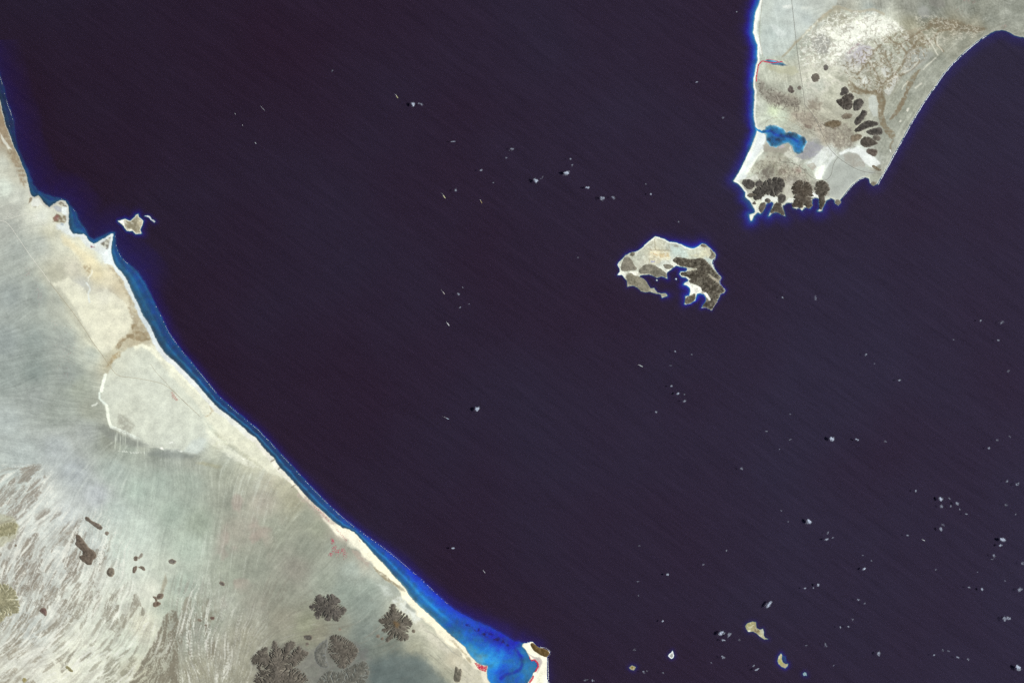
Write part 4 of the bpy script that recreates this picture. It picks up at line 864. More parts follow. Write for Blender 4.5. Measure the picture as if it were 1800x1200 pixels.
PZ = lambda *p: Z(1070, 400, 7.826, *p)
PERIM = PZ((640, 125), (700, 140), (770, 160), (830, 195), (920, 210), (1000, 235), (1060, 270), (1120, 290), (1180, 285), (1240, 260), (1275, 225), (1330, 230), (1370, 270), (1410, 300), (1450, 340),
    (1475, 380), (1460, 425), (1430, 450), (1425, 500), (1450, 560), (1490, 620), (1530, 665), (1550, 690), (1520, 735), (1530, 780), (1570, 830), (1602, 862), (1585, 895), (1530, 915), (1515, 970),
    (1480, 1030), (1440, 1085), (1415, 1138), (1370, 1110), (1330, 1090), (1275, 1100), (1300, 1060), (1340, 1010), (1340, 960), (1310, 915), (1260, 895), (1210, 910), (1195, 950), (1190, 1000),
    (1130, 1040), (1060, 1055), (1040, 1050), (1060, 990), (1055, 950), (1110, 935), (1125, 880), (1120, 830), (1080, 795), (1030, 785), (1050, 760), (1090, 740), (1100, 715), (1060, 680), (1010, 680),
    (975, 640), (990, 610), (1060, 605), (1080, 590), (1075, 555), (1000, 535), (930, 520), (890, 545), (840, 590), (805, 615), (800, 650), (805, 700), (770, 680), (720, 670), (660, 690), (620, 670),
    (560, 645), (470, 650), (430, 665), (415, 690), (470, 700), (510, 740), (550, 800), (570, 840), (620, 830), (660, 890), (720, 905), (780, 905), (810, 935), (735, 970), (715, 920), (650, 905),
    (560, 885), (500, 890), (440, 875), (400, 830), (350, 800), (290, 800), (255, 815), (250, 730), (220, 690), (180, 650), (120, 655), (150, 610), (150, 570), (120, 510), (140, 480), (190, 430),
    (230, 385), (290, 350), (350, 335), (400, 325), (460, 280), (530, 210), (600, 155))
def perim_prof(r, d):
    k = r.idw([(1150, 412), (1190, 420), (1215, 430), (1225, 425), (1262, 460), (1275, 505), (1255, 545), (1220, 535), (1225, 520), (1212, 510), (1205, 495), (1200, 474), (1180, 480), (1150, 492), (1150, 520), (1100, 510), (1085, 470), (1110, 438), (1130, 428)],
              [.4, .3, .1, .2, .7, .75, .85, .85, .05, .1, .2, .2, .4, .45, .95, .75, .8, .5, .35], 3, 3)
    a = shelf(d, [(0, 0), (1, 2), (3, 6), (7, 12), (12, 26), (20, 45), (30, 100), (40, 300)]); b = shelf(d, [(0, 0), (.7, 6), (2, 24), (4, 45), (8, 90), (20, 200), (40, 390)])
    return a * (1 - k) + b * k
perim_cp = [(1152, 422, 214, 214, 196), (1150, 432, 206, 206, 186), (1165, 432, 204, 204, 184), (1180, 434, 196, 204, 194), (1190, 440, 206, 220, 212), (1200, 445, 204, 216, 208), (1215, 445, 212, 216, 196), (1235, 442, 222, 224, 200), (1247, 445, 196, 192, 168), (1225, 450, 212, 216, 200),
            (1135, 438, 204, 204, 184), (1125, 450, 202, 206, 190), (1115, 450, 200, 204, 188), (1130, 462, 206, 206, 190), (1155, 447, 236, 226, 190), (1150, 456, 230, 228, 206), (1165, 462, 216, 222, 212), (1160, 470, 236, 240, 228), (1178, 472, 244, 246, 236), (1140, 462, 208, 208, 190),
            (1092, 478, 236, 240, 226), (1110, 480, 214, 218, 204), (1130, 500, 160, 158, 136), (1165, 518, 170, 168, 148), (1220, 505, 252, 255, 244), (1250, 490, 150, 146, 130), (1245, 455, 206, 218, 212), (1240, 515, 120, 112, 98), (1105, 490, 150, 146, 128)]
perim_p = [(PZ((570, 320), (840, 320), (845, 350), (830, 390), (860, 400), (840, 440), (720, 460), (700, 490), (560, 480)), (234, 227, 196), .75, 1.5, .8, .6),
           (PZ((580, 345), (640, 350), (680, 380), (640, 380)), (196, 150, 90), .5, 1, 1, .5), (PZ((700, 360), (820, 345), (830, 400), (700, 420)), (206, 176, 120), .5, 1, 1, .45),
           (PZ((580, 455), (640, 455), (640, 475), (580, 478)), (186, 188, 214), .9, .8, .3, 0), (PZ((1050, 770), (1130, 800), (1260, 810), (1290, 880), (1210, 905), (1190, 900), (1120, 935), (1130, 880), (1100, 820)), (255, 255, 246), 1, 1, .4, 0),
           (PZ((1290, 885), (1350, 895), (1425, 990), (1395, 1012), (1350, 960)), (255, 255, 246), 1, 1, .4, 0), (PZ((285, 600), (400, 600), (415, 660), (330, 660), (290, 630)), (252, 253, 240), .95, 1.2, .5, 0),
           (PZ((120, 650), (180, 590), (250, 620), (230, 690), (190, 660)), (250, 252, 240), .9, 1.2, .5, 0), (PZ((690, 550), (760, 590), (835, 590), (805, 615), (740, 590)), (252, 254, 244), .95, 1, .5, 0),
           (PZ((850, 260), (950, 240), (1050, 310), (1100, 400), (1020, 420), (860, 330)), (206, 222, 214), .6, 2.5, 1, 0), (PZ((900, 240), (960, 240), (960, 270), (900, 265)), (150, 146, 132), .6, 1.5, 1, .4),
           (PZ((1080, 690), (1120, 700), (1105, 730), (1060, 690)), (252, 254, 246), .9, .8, .3, 0), (PZ((1080, 600), (1150, 560), (1210, 560), (1190, 585), (1120, 605)), (196, 192, 172), .8, 1.5, .6, 0),
           (PZ((1390, 640), (1440, 690), (1520, 730), (1500, 760), (1420, 710)), (184, 176, 156), .85, 1.2, .5, 0), (PZ((1350, 420), (1430, 450), (1420, 500), (1370, 460)), (206, 222, 214), .8, 1.5, .5, 0),
           (PZ((1120, 390), (1260, 330), (1330, 310), (1390, 380), (1370, 420), (1230, 420)), (224, 220, 186), .5, 1.5, 1, .45), (PZ((440, 870), (560, 885), (570, 850), (480, 740), (400, 720)), (172, 170, 146), .6, 2, 1, .4)]
perim_s = [(PZ((570, 310), (835, 315)), (184, 176, 150), 1.0, .6), (PZ((635, 150), (640, 310)), (186, 178, 152), .8, .5), (PZ((830, 220), (825, 310)), (186, 178, 152), .8, .5), (PZ((555, 320), (560, 480)), (184, 176, 150), .8, .5), (PZ((520, 280), (600, 320)), (180, 170, 146), .8, .5)]
def perim_beach(r, sd):
    w = r.idw([(1150, 415), (1115, 441), (1135, 428), (1175, 424), (1205, 435), (1230, 434), (1240, 428), (1257, 448), (1253, 462), (1265, 490), (1272, 508), (1255, 540), (1235, 538), (1205, 530), (1222, 518), (1210, 505), (1205, 485), (1200, 470), (1185, 467), (1172, 486), (1150, 486), (1135, 483), (1125, 488), (1140, 502), (1165, 516), (1130, 512), (1103, 500), (1087, 483), (1086, 465), (1098, 450)],
              [1.3, .2, 1.3, 1.4, 1.3, 1.1, -1.5, -1.5, .6, -1, -1.2, -1.2, -1, -1.2, .8, 1.1, .3, -.6, .6, -1.2, -1.4, -1.2, .2, -1.4, -1, -1.4, -.8, .8, .2, -.8], 3, 1.5)
    return (1 - sm(sd, w, w + 1.1)) * (sd > -1), np.array((252, 254, 244), f32)
def perim_shoal(r):
    return r.idw([(1150, 412), (1195, 422), (1213, 430), (1222, 428), (1240, 424), (1265, 470), (1255, 545), (1228, 523), (1212, 510), (1205, 495), (1203, 473), (1180, 480), (1145, 490), (1130, 520), (1090, 500), (1110, 436), (1130, 428)],
                 [.2, .42, .6, .6, .3, .2, .12, .62, .6, .5, .45, .2, .14, .1, .14, .25, .25], 3, 3)
isle, RP, HP = island(PERIM, 44, .8, perim_prof, perim_cp, perim_p, "large horseshoe island with black lava hills, white sand and a deep bay", 1.2, perim_beach, perim_shoal, 41, 5.0, .75, perim_s, 15)
PERIM_ISLE = isle
ISL = [(PERIM_ISLE, RP, HP)]

near = [(0, 0), (1, 3), (3, 12), (8, 34), (16, 80), (26, 200), (34, 390)]
steep = [(0, 0), (.7, 4), (2, 16), (5, 35), (10, 90), (18, 250)]
e, r, h = island(Z(0, 320, 6, (1245, 410), (1290, 400), (1320, 390), (1370, 410), (1420, 370), (1435, 345), (1455, 338), (1465, 370), (1510, 410), (1500, 450), (1480, 500), (1490, 540), (1430, 545), (1400, 515), (1340, 515), (1300, 460)),
    34, .8, near, [(212, 389, 250, 250, 240), (219, 392, 246, 248, 236), (225, 395, 158, 152, 128), (238, 390, 164, 158, 134), (247, 390, 206, 200, 176), (243, 402, 150, 144, 120), (230, 405, 222, 220, 200), (236, 400, 150, 144, 122)],
    [(Z(0, 320, 6, (1245, 410), (1290, 398), (1310, 450), (1300, 460)), (255, 255, 250), .9, 1, .4, 0), (Z(0, 320, 6, (1340, 515), (1380, 495), (1420, 520), (1400, 516)), (252, 252, 240), .95, 1.2, .4, 0), (Z(0, 320, 6, (1450, 370), (1500, 410), (1480, 490), (1440, 430)), (196, 188, 160), .8, 2, 1, .4), (Z(0, 320, 6, (1310, 395), (1400, 395), (1440, 380), (1440, 530), (1400, 500), (1310, 470)), (134, 126, 102), .75, 1.5, 1.5, .45)],
    "small star-shaped rocky island with white sand tip off the western mainland", .35, (250, 250, 236), .22, 51)
ISL.append((e, r, h))
e, r, h = island([(254, 380.2), (260, 379), (264, 381.5), (267, 385), (270, 386.5), (273, 389.5), (271.5, 390.8), (266.5, 387), (262, 382.5), (258, 381.2)], 24, .5, steep, [(258, 380, 215, 215, 212), (270, 389, 150, 155, 155)], [], "thin broken white reef islet beside the small star-shaped island", .2, (225, 228, 228), .15, 53, 1.5, .8)
ISL.append((e, r, h))
e, r, h = island(Z(1260, 1060, 10, (505, 390), (540, 345), (620, 320), (690, 330), (690, 380), (700, 430), (760, 465), (810, 445), (828, 500), (825, 560), (850, 605), (900, 625), (840, 630), (760, 580), (700, 525), (640, 490), (550, 495), (515, 440)),
    18, .6, steep, [(1318, 1097, 176, 172, 120), (1326, 1097, 166, 160, 122), (1318, 1105, 182, 180, 138), (1327, 1106, 158, 146, 112), (1337, 1112, 180, 174, 130), (1341, 1109, 196, 198, 186)],
    [(Z(1260, 1060, 10, (660, 470), (720, 450), (760, 490), (740, 520), (680, 510)), (122, 108, 74), .8, 1, .6, .5), (Z(1260, 1060, 10, (540, 480), (590, 460), (590, 495), (550, 495)), (236, 238, 224), .9, 1, .3, 0)],
    "tadpole-shaped yellow islet, larger of the two pale islets near the south edge", -.7, (226, 230, 220), .10, 55, 6, .4, (), 9, 1.5)
ISL.append((e, r, h))
e, r, h = island(Z(1260, 1060, 10, (1130, 880), (1090, 930), (1070, 1010), (1090, 1060), (1140, 1110), (1200, 1138), (1240, 1100), (1250, 1060), (1210, 1068), (1160, 1035), (1140, 980), (1148, 910)),
    18, .6, lambda r, d: shelf(d, steep) * (1 - r.mask([(1374, 1151), (1382, 1152), (1384, 1166), (1377, 1162)], 4)) + 5.0 * np.minimum(d, 1.5) / 1.5 * r.mask([(1374, 1151), (1382, 1152), (1384, 1166), (1377, 1162)], 4),
    [(1370, 1155, 184, 178, 138), (1370, 1163, 180, 178, 122), (1377, 1168, 176, 166, 120), (1382, 1169, 198, 194, 172)], [(Z(1260, 1060, 10, (1090, 1010), (1130, 1000), (1170, 1060), (1130, 1070)), (186, 190, 90), .6, 1, .5, .5)],
    "crescent-shaped yellow islet curling round a blue cove near the south edge", -.8, (226, 224, 200), .26, 57, 6, .4, (), 9, 1.5)
ISL.append((e, r, h))
e, r, h = island(Z(1080, 1080, 10, (258, 930), (310, 888), (375, 918), (340, 972), (290, 962)), 16, .5, steep, [(1110, 1172, 140, 126, 60), (1113, 1175, 120, 106, 50)], [], "tiny round olive-brown islet near the south edge", .6, (190, 178, 150), .14, 59, 8, .4, (), 9, 1.5)
ISL.append((e, r, h))
e, r, h = island(Z(1080, 1080, 10, (945, 720), (965, 690), (1000, 662), (1018, 628), (1030, 660), (1048, 715), (1040, 745), (1005, 770), (975, 750)), 14, .5, steep, [(1176, 1150, 240, 240, 236), (1181, 1151, 120, 130, 122), (1181, 1155, 170, 176, 170)], [], "tiny white-rimmed rock islet alone near the south edge", .9, (255, 255, 255), .1, 61, 10, .4, (), 9, 1.2)
ISL.append((e, r, h))
e, r, h = island([(1411, 1184), (1414, 1181), (1417, 1182), (1418, 1187), (1416, 1186), (1413, 1187)], 14, .5, steep, [(1413, 1184, 150, 170, 160), (1417, 1186, 160, 190, 200)], [], "tiny bluish rock awash between pale crescent islet and the south edge", .6, (160, 190, 205), .12, 63, 3, .4, (), 9, 1.2)
ISL.append((e, r, h))
for (cu_, cv_, lab) in ((1154.5, 492.5, "speck of white rock nearer the lava point inside the horseshoe island's bay"), (1188.5, 490.5, "lone white rock in the middle of the horseshoe island's bay")):
    e, r, h = island([(cu_ - 1.6, cv_), (cu_ - .3, cv_ - 1.5), (cu_ + 1.4, cv_ - .3), (cu_ + .6, cv_ + 1.3)], 5, .5, steep, [(cu_, cv_, 200, 200, 196)], [], lab, .8, (235, 240, 240), .1, 65, 3, .2, (), 6, 1.2)
    ISL.append((e, r, h))
# shoal under a cloud
print("islands", round(time.time() - T0, 1))

# ------------------------------------------------------------------ hills
def drain(z):
    """steepest-descent drainage: number of cells upstream of each cell"""
    n, m = z.shape
    zf = z.ravel(); acc = np.ones(n * m)
    best = np.full(n * m, -1, np.int64); bs = np.zeros(n * m)
    idx = np.arange(n * m).reshape(n, m)
    for di, dj in ((0, 1), (1, 0), (0, -1), (-1, 0), (1, 1), (1, -1), (-1, 1), (-1, -1)):
        a = idx[max(0, -di):n - max(0, di), max(0, -dj):m - max(0, dj)].ravel()
        b = idx[max(0, di):n + min(0, di), max(0, dj):m + min(0, dj)].ravel()
        sl = (zf[a] - zf[b]) / math.hypot(di, dj)
        w = sl > bs[a]
        bs[a[w]] = sl[w]; best[a[w]] = b[w]
    for q in np.argsort(-zf).tolist():
        b = best[q]
        if b >= 0: acc[b] += acc[q]
    return acc.reshape(n, m)

def chaikin(p, n=2):
    for _ in range(n):
        q = []
        for i in range(len(p)):
            (a, b), (c, d) = p[i], p[(i + 1) % len(p)]
            q += [(a * .75 + c * .25, b * .75 + d * .25), (a * .25 + c * .75, b * .25 + d * .75)]
        p = q
    return p

def widen(a, k):
    o = a.copy()
    for di in range(-k, k + 1):
        for dj in range(-k, k + 1):
            if di * di + dj * dj <= k * k + .5: o = np.maximum(o, np.roll(np.roll(a, di, 0), dj, 1))
    return o

def hill(outline, reg, Hreg, height, tone, label, parent=None, name="volcanic_hill", carve=.5, pale=(168, 158, 140), group=None, flat=.45, step=.8, seed=1, rough=1.0, ring=None, tint=6, dend=1.0, crest=None, mott=0.0, grow=.35):
    outline = chaikin(outline, 2)
    us = [p[0] for p in outline]; vs = [p[1] for p in outline]
    r = Reg(math.floor(min(us) - 4), math.ceil(max(us) + 4), math.floor(min(vs) - 4), math.ceil(max(vs) + 4), step, .9 * rough, 100 + seed)
    ext = max(max(us) - min(us), max(vs) - min(vs))
    sd = r.dist(outline, ext) + grow
    mx = max(sd.max(), .5)
    x = np.clip(sd / mx, 0, 1)
    base = reg.at(Hreg, r.U, r.V)
    n1 = fbm(r.U / max(4, mx * .35), r.V / max(4, mx * .35), 4, seed + 40)
    z0 = x ** flat + (n1 - .5) * .35 * np.minimum(1, x * 3) + (np.random.RandomState(seed).rand(*r.shape) - .5) * .02
    acc = drain(np.where(sd > -3, z0, z0 - 1 + sd * .01))
    la = np.log2(acc)
    wide = ext > 28
    ch = np.maximum(sm(la, 2.6, 5.5) * .7, widen(sm(la, 4.4, 7.0), 1 if wide else 0))
    if wide: ch = np.maximum(ch, widen(sm(la, 7.5, 10), 2))
    ch = ch * dend
    prof = np.clip(z0 - ch * carve * .42, -.2, 2)
    h = base + np.where(sd > 0, prof * height * 1.5 + .5 * np.minimum(sd, 1) + 1.0, -2 + sd * 9)
    h = np.where((sd > 0) & (sd < mx * .4), h - ch * height * .10 * carve * (1 - sd / (mx * .4)), h)
    if ring:
        ru, rv, rr, dp = ring
        rd = np.sqrt((r.U - ru) ** 2 + (r.V - rv) ** 2)
        h = h + dp * np.exp(-((rd - rr) / (rr * .4)) ** 2) - dp * 1.3 * np.exp(-(rd / (rr * .6)) ** 2)
    c = np.empty(r.shape + (3,), f32); c[:] = np.array(tone) * (.90 if ext > 28 else 1.0)
    c += ((fbm(r.U / 2.6, r.V / 2.6, 4, seed + 70) - .5) * 62 + (n1 - .5) * 26)[..., None] * np.array([1.05, 1, .92], f32)
    cm = ch * (.55 + .45 * (1 - x)) * np.clip(carve * 1.05, 0, .95)
    mixc(c, cm, pale)
    e1 = 1 - sm(sd + (fbm(r.U / 2, r.V / 2, 3, seed + 90) - .5) * 2.4, .2, 2.0)
    mixc(c, e1 * .55, np.array(pale, f32) * .97)
    if mott: mixc(c, sm(fbm(r.U / 4.5, r.V / 4.5, 4, seed + 61, .65), .52, .68) * mott, pale)
    if crest: mixc(c, sm(x, .72, .95) * .6, crest)
    o = grid_object(name, r, h.astype(f32), to_albedo(c), sd > -1.6, M_LAVA, origin=(wx(sum(us) / len(us)), wy(sum(vs) / len(vs)), 0))
    if parent is not None:
        o.parent = parent
        o.location = (o.location.x - parent.location.x, o.location.y - parent.location.y, 0)
    else:
        o["kind"] = "structure"; o["label"] = label; o["category"] = "hill"
        if group: o["group"] = group
    return o

def blob(u, v, a, b=None, rot=0, seed=0, n=14, rough=.14):
    b = b or a; rg = random.Random(seed * 7 + 1)
    o = []
    for i in range(n):
        q = 2 * math.pi * i / n; k = 1 + rg.uniform(-rough, rough)
        x, y = a * math.cos(q) * k, b * math.sin(q) * k
        o.append((u + x * math.cos(rot) - y * math.sin(rot), v + x * math.sin(rot) + y * math.cos(rot)))
    return o

A6 = lambda *p: Z(0, 850, 6, *p)
B6 = lambda *p: Z(0, 1000, 6, *p)
G6 = lambda *p: Z(430, 1000, 6, *p)
N6 = lambda *p: Z(700, 1000, 6, *p)
BR = (118, 106, 94); DK = (96, 86, 78); LT = (176, 180, 174)
W_ = dict(reg=RW, Hreg=HW)
gw = "dark hills standing in the western plain"
hill(A6((795, 535), (830, 538), (870, 580), (920, 650), (960, 700), (1010, 730), (1018, 780), (975, 800), (972, 850), (930, 858), (880, 820), (835, 780), (840, 758), (880, 755), (872, 710), (830, 670), (790, 630), (812, 600)), height=90, tone=BR, label="long brown lava hill with a round crater end amid pale sand washes", pale=(150, 140, 126), carve=.35, seed=1, ring=(160, 973, 6, 30), group=gw, **W_)
hill(A6((892, 352), (930, 343), (962, 385), (1030, 415), (1082, 450), (1072, 485), (1030, 472), (955, 412), (905, 380)), height=45, tone=(122, 112, 102), label="narrow slanting grey ridge just above the long brown lava hill", carve=.3, seed=2, group=gw, **W_)
hill(blob(187.5, 936.8, 3.2, 3.6, 0, 3), height=22, tone=(124, 116, 106), label="tiny round knoll at the lower end of the slanting grey ridge", carve=.2, seed=3, group=gw, **W_)
hill(blob(194.6, 1005, 6.2, 8.3, .1, 4, rough=.07), height=60, tone=(120, 112, 100), label="oval grey cinder cone with a pale ring, right of the long brown hill", carve=.25, seed=4, ring=(194.6, 1005, 3.2, 22), group=gw, **W_)
hill(blob(239, 981, 3.6, 3.8, 0, 5), height=28, tone=(108, 98, 88), label="small dark round knoll above the pair of joined brown knolls", carve=.2, seed=5, group=gw, **W_)
hill(A6((1455, 790), (1480, 735), (1500, 725), (1505, 760), (1470, 790)), height=14, tone=(150, 146, 136), label="faint grey rise beside the small dark round knoll", carve=.3, seed=6, group=gw, **W_)
hill(blob(237, 1000, 3.6, 6.2, .25, 7), height=34, tone=(112, 100, 90), label="egg-shaped brown knoll, left one of the joined pair", carve=.2, seed=7, group=gw, **W_)
hill(A6((1450, 878), (1500, 862), (1538, 905), (1512, 915), (1490, 890)), height=26, tone=(112, 102, 92), label="bent brown ridge, right one of the joined pair", carve=.2, seed=8, group=gw, **W_)
hill(blob(303, 986.6, 6.6, 3.8, .15, 9), height=34, tone=(122, 116, 108), label="grey oval knoll alone on the smooth grey-green plain", carve=.3, seed=9, ring=(304, 987, 2.2, 10), group=gw, **W_)
hill(B6((1650, 300), (1680, 250), (1725, 258), (1722, 300), (1672, 322)), height=34, tone=BR, label="upper lobe of the three-lobed brown hill by the gravel fan", carve=.3, seed=10, group=gw, **W_)
hill(B6((1602, 285), (1640, 285), (1665, 330), (1650, 345), (1630, 310)), height=20, tone=BR, label="thin middle lobe of the three-lobed brown hill by the gravel fan", carve=.2, seed=11, group=gw, **W_)
hill(B6((1608, 372), (1640, 333), (1698, 350), (1682, 382), (1632, 402)), height=36, tone=(112, 98, 86), label="lower lobe of the three-lobed brown hill by the gravel fan", carve=.3, seed=12, group=gw, **W_)
hill(B6((412, 432), (450, 410), (488, 405), (497, 492), (460, 480)), height=40, tone=(112, 92, 86), label="squarish red-brown hill among the braided washes", carve=.25, seed=13, group=gw, **W_)
hill(B6((682, 1022), (720, 1018), (778, 1075), (752, 1088)), height=26, tone=(140, 134, 100), label="short olive ridge near the bottom of the pale washes", carve=.2, pale=(190, 184, 150), seed=14, group=gw, **W_)
hill(blob(43, 1194, 3.4, 4, 0, 15), height=18, tone=(150, 140, 96), label="small yellowish knoll at the bottom of the pale washes", carve=.2, pale=(196, 190, 150), seed=15, group=gw, **W_)
hill(blob(390.5, 1025, 5, 3.4, .5, 16), height=26, tone=(122, 114, 106), label="grey knoll where the pinkish wash splits", carve=.3, seed=16, group=gw, **W_)
hill(blob(373.7, 1086, 3.4, 2.6, 0, 17), height=22, tone=(108, 88, 80), label="tiny red-brown knoll beside the wash channel", carve=.2, seed=17, group=gw, **W_)
hill(blob(351, 1089.5, 3.6, 2.2, .4, 18), height=18, tone=(122, 112, 100), label="tiny brown knoll left of the red-brown one", carve=.2, seed=18, group=gw, **W_)
hill(blob(362, 1098, 1.8, 1.6, 0, 19), height=10, tone=(128, 118, 106), label="smallest knoll below the tiny red-brown one", carve=.2, seed=19, group=gw, **W_)
hill(blob(28, 958.5, 1.8, 2.2, 0, 20), height=12, tone=(120, 110, 98), label="tiny knoll under the yellowish hill at the west edge", carve=.2, seed=20, group=gw, **W_)
hill(A6((-260, 480), (-100, 400), (30, 440), (60, 410), (180, 400), (200, 440), (160, 520), (120, 535), (70, 555), (-80, 560)), height=50, tone=(166, 162, 130), label="mottled yellow-green hill at the west edge, upper one", carve=.8, pale=(204, 203, 176), seed=21, rough=2.5, group=gw, **W_)
hill(B6((-260, 160), (-60, 150), (100, 160), (170, 240), (200, 330), (210, 440), (160, 470), (60, 500), (30, 560), (-60, 620), (-300, 640)), height=80, tone=(164, 160, 130), label="rough yellow-green hill country at the west edge, lower one", carve=.9, pale=(206, 205, 180), seed=22, rough=2.5, group=gw, **W_)
S1 = G6((780, 255), (840, 285), (880, 262), (930, 258), (1000, 305), (1035, 390), (1082, 420), (1060, 480), (1022, 500), (990, 565), (930, 540), (870, 548), (810, 505), (770, 532), (720, 470), (732, 440), (668, 390), (730, 350), (735, 300))
hill(S1, height=150, tone=(104, 99, 93), label="round star-shaped dark hill with radiating ridges inland of the southern shore", carve=.95, pale=(158, 156, 144), seed=23, flat=.75, rough=1.6, group=gw, step=.6, **W_)
S2 = G6((1560, 355), (1592, 372), (1612, 420), (1680, 450), (1760, 530), (1772, 600), (1722, 650), (1742, 740), (1640, 765), (1560, 720), (1500, 785), (1478, 740), (1522, 690), (1438, 660), (1470, 600), (1398, 540), (1460, 490), (1510, 440), (1530, 380))
hill(S2, height=150, tone=(112, 106, 96), label="star-shaped dark hill with brown summit beside the white salt flat", carve=.95, pale=(160, 160, 148), seed=24, flat=.75, rough=1.6, group=gw, step=.6, crest=(126, 100, 66), **W_)
M1 = G6((60, 940), (130, 860), (230, 798), (262, 870), (280, 800), (310, 728), (342, 790), (400, 840), (430, 770), (530, 748), (545, 800), (480, 885), (560, 798), (620, 840), (682, 858), (660, 910), (590, 990), (520, 1030), (590, 1060), (640, 1110), (700, 1200), (720, 1500), (420, 1700), (60, 1500), (80, 1200), (120, 1100), (140, 1020), (75, 1010))
hill(M1, height=190, tone=(112, 106, 97), label="large fingered brown massif cut by valleys at the bottom edge", carve=1.0, pale=(162, 158, 146), seed=25, flat=.6, rough=2.2, group=gw, step=.7, **W_)
M2 = G6((900, 700), (980, 688), (1060, 715), (1130, 760), (1172, 800), (1205, 880), (1160, 960), (1090, 1030), (1010, 1060), (930, 960), (868, 870), (890, 780))
hill(M2, height=130, tone=(112, 106, 97), label="rounded brown massif with dendritic valleys right of the fingered one", carve=1.0, pale=(160, 162, 152), seed=26, flat=.6, rough=2.0, group=gw, step=.6, **W_)
M3 = G6((860, 1060), (960, 1080), (1060, 1060), (1180, 980), (1290, 970), (1330, 1060), (1280, 1180), (1240, 1500), (800, 1500), (740, 1200))
hill(M3, height=90, tone=(118, 117, 108), label="low broken grey-brown hills below the rounded massif", carve=1.0, pale=(150, 156, 152), seed=27, flat=.5, rough=2.5, group=gw, step=.7, **W_)
M4 = G6((740, 850), (800, 780), (870, 730), (880, 780), (850, 860), (860, 960), (900, 1030), (830, 1050), (740, 980))
hill(M4, height=40, tone=(124, 124, 116), label="narrow grey foothill between the fingered and rounded massifs", carve=.9, pale=(140, 144, 144), seed=28, rough=1.6, group=gw, **W_)
hill(blob(541.7, 1120, 7.6, 4.8, .2, 29), height=50, tone=(96, 92, 86), label="dark oval knoll above the fingered massif", carve=.25, seed=29, group=gw, **W_)
hill(blob(540, 1131.7, 2.4, 3, .3, 30), height=20, tone=(112, 106, 98), label="tiny knoll just under the dark oval knoll", carve=.2, seed=30, group=gw, **W_)
hill(blob(597.5, 1105.5, 2.8, 2.2, 0, 31), height=15, tone=(130, 120, 108), label="tiny knoll below the round star-shaped hill", carve=.2, seed=31, group=gw, **W_)
hill(blob(664.5, 1117.5, 3, 2.6, .8, 32), height=18, tone=(112, 104, 94), label="tiny knoll at the lower left of the brown-summit star hill, upper", carve=.2, seed=32, group=gw, **W_)
hill(blob(672, 1121.5, 2.6, 2.4, 0, 33), height=16, tone=(112, 104, 94), label="tiny knoll at the lower left of the brown-summit star hill, lower", carve=.2, seed=33, group=gw, **W_)
hill(blob(726.7, 1108.5, 3.2, 2.8, 0, 34), height=20, tone=(112, 104, 92), label="tiny brown knoll at the right foot of the brown-summit star hill", carve=.2, seed=34, group=gw, **W_)
hill(N6((600, 1040), (612, 1018), (640, 1060), (655, 1048), (672, 1060), (660, 1120), (650, 1182), (612, 1188), (580, 1160), (595, 1100)), height=60, tone=(112, 108, 96), label="dark grey wedge-shaped hill near the mangrove at the bottom edge", carve=.4, seed=35, group=gw, **W_)
hill(N6((1395, 785), (1420, 775), (1455, 805), (1485, 828), (1545, 832), (1598, 875), (1580, 915), (1560, 925), (1500, 900), (1440, 865), (1405, 820)), height=70, tone=(112, 92, 58), label="brown headland hill at the tip of the white sand spit", carve=.3, pale=(150, 130, 90), seed=36, rough=.6, group=gw, **W_)

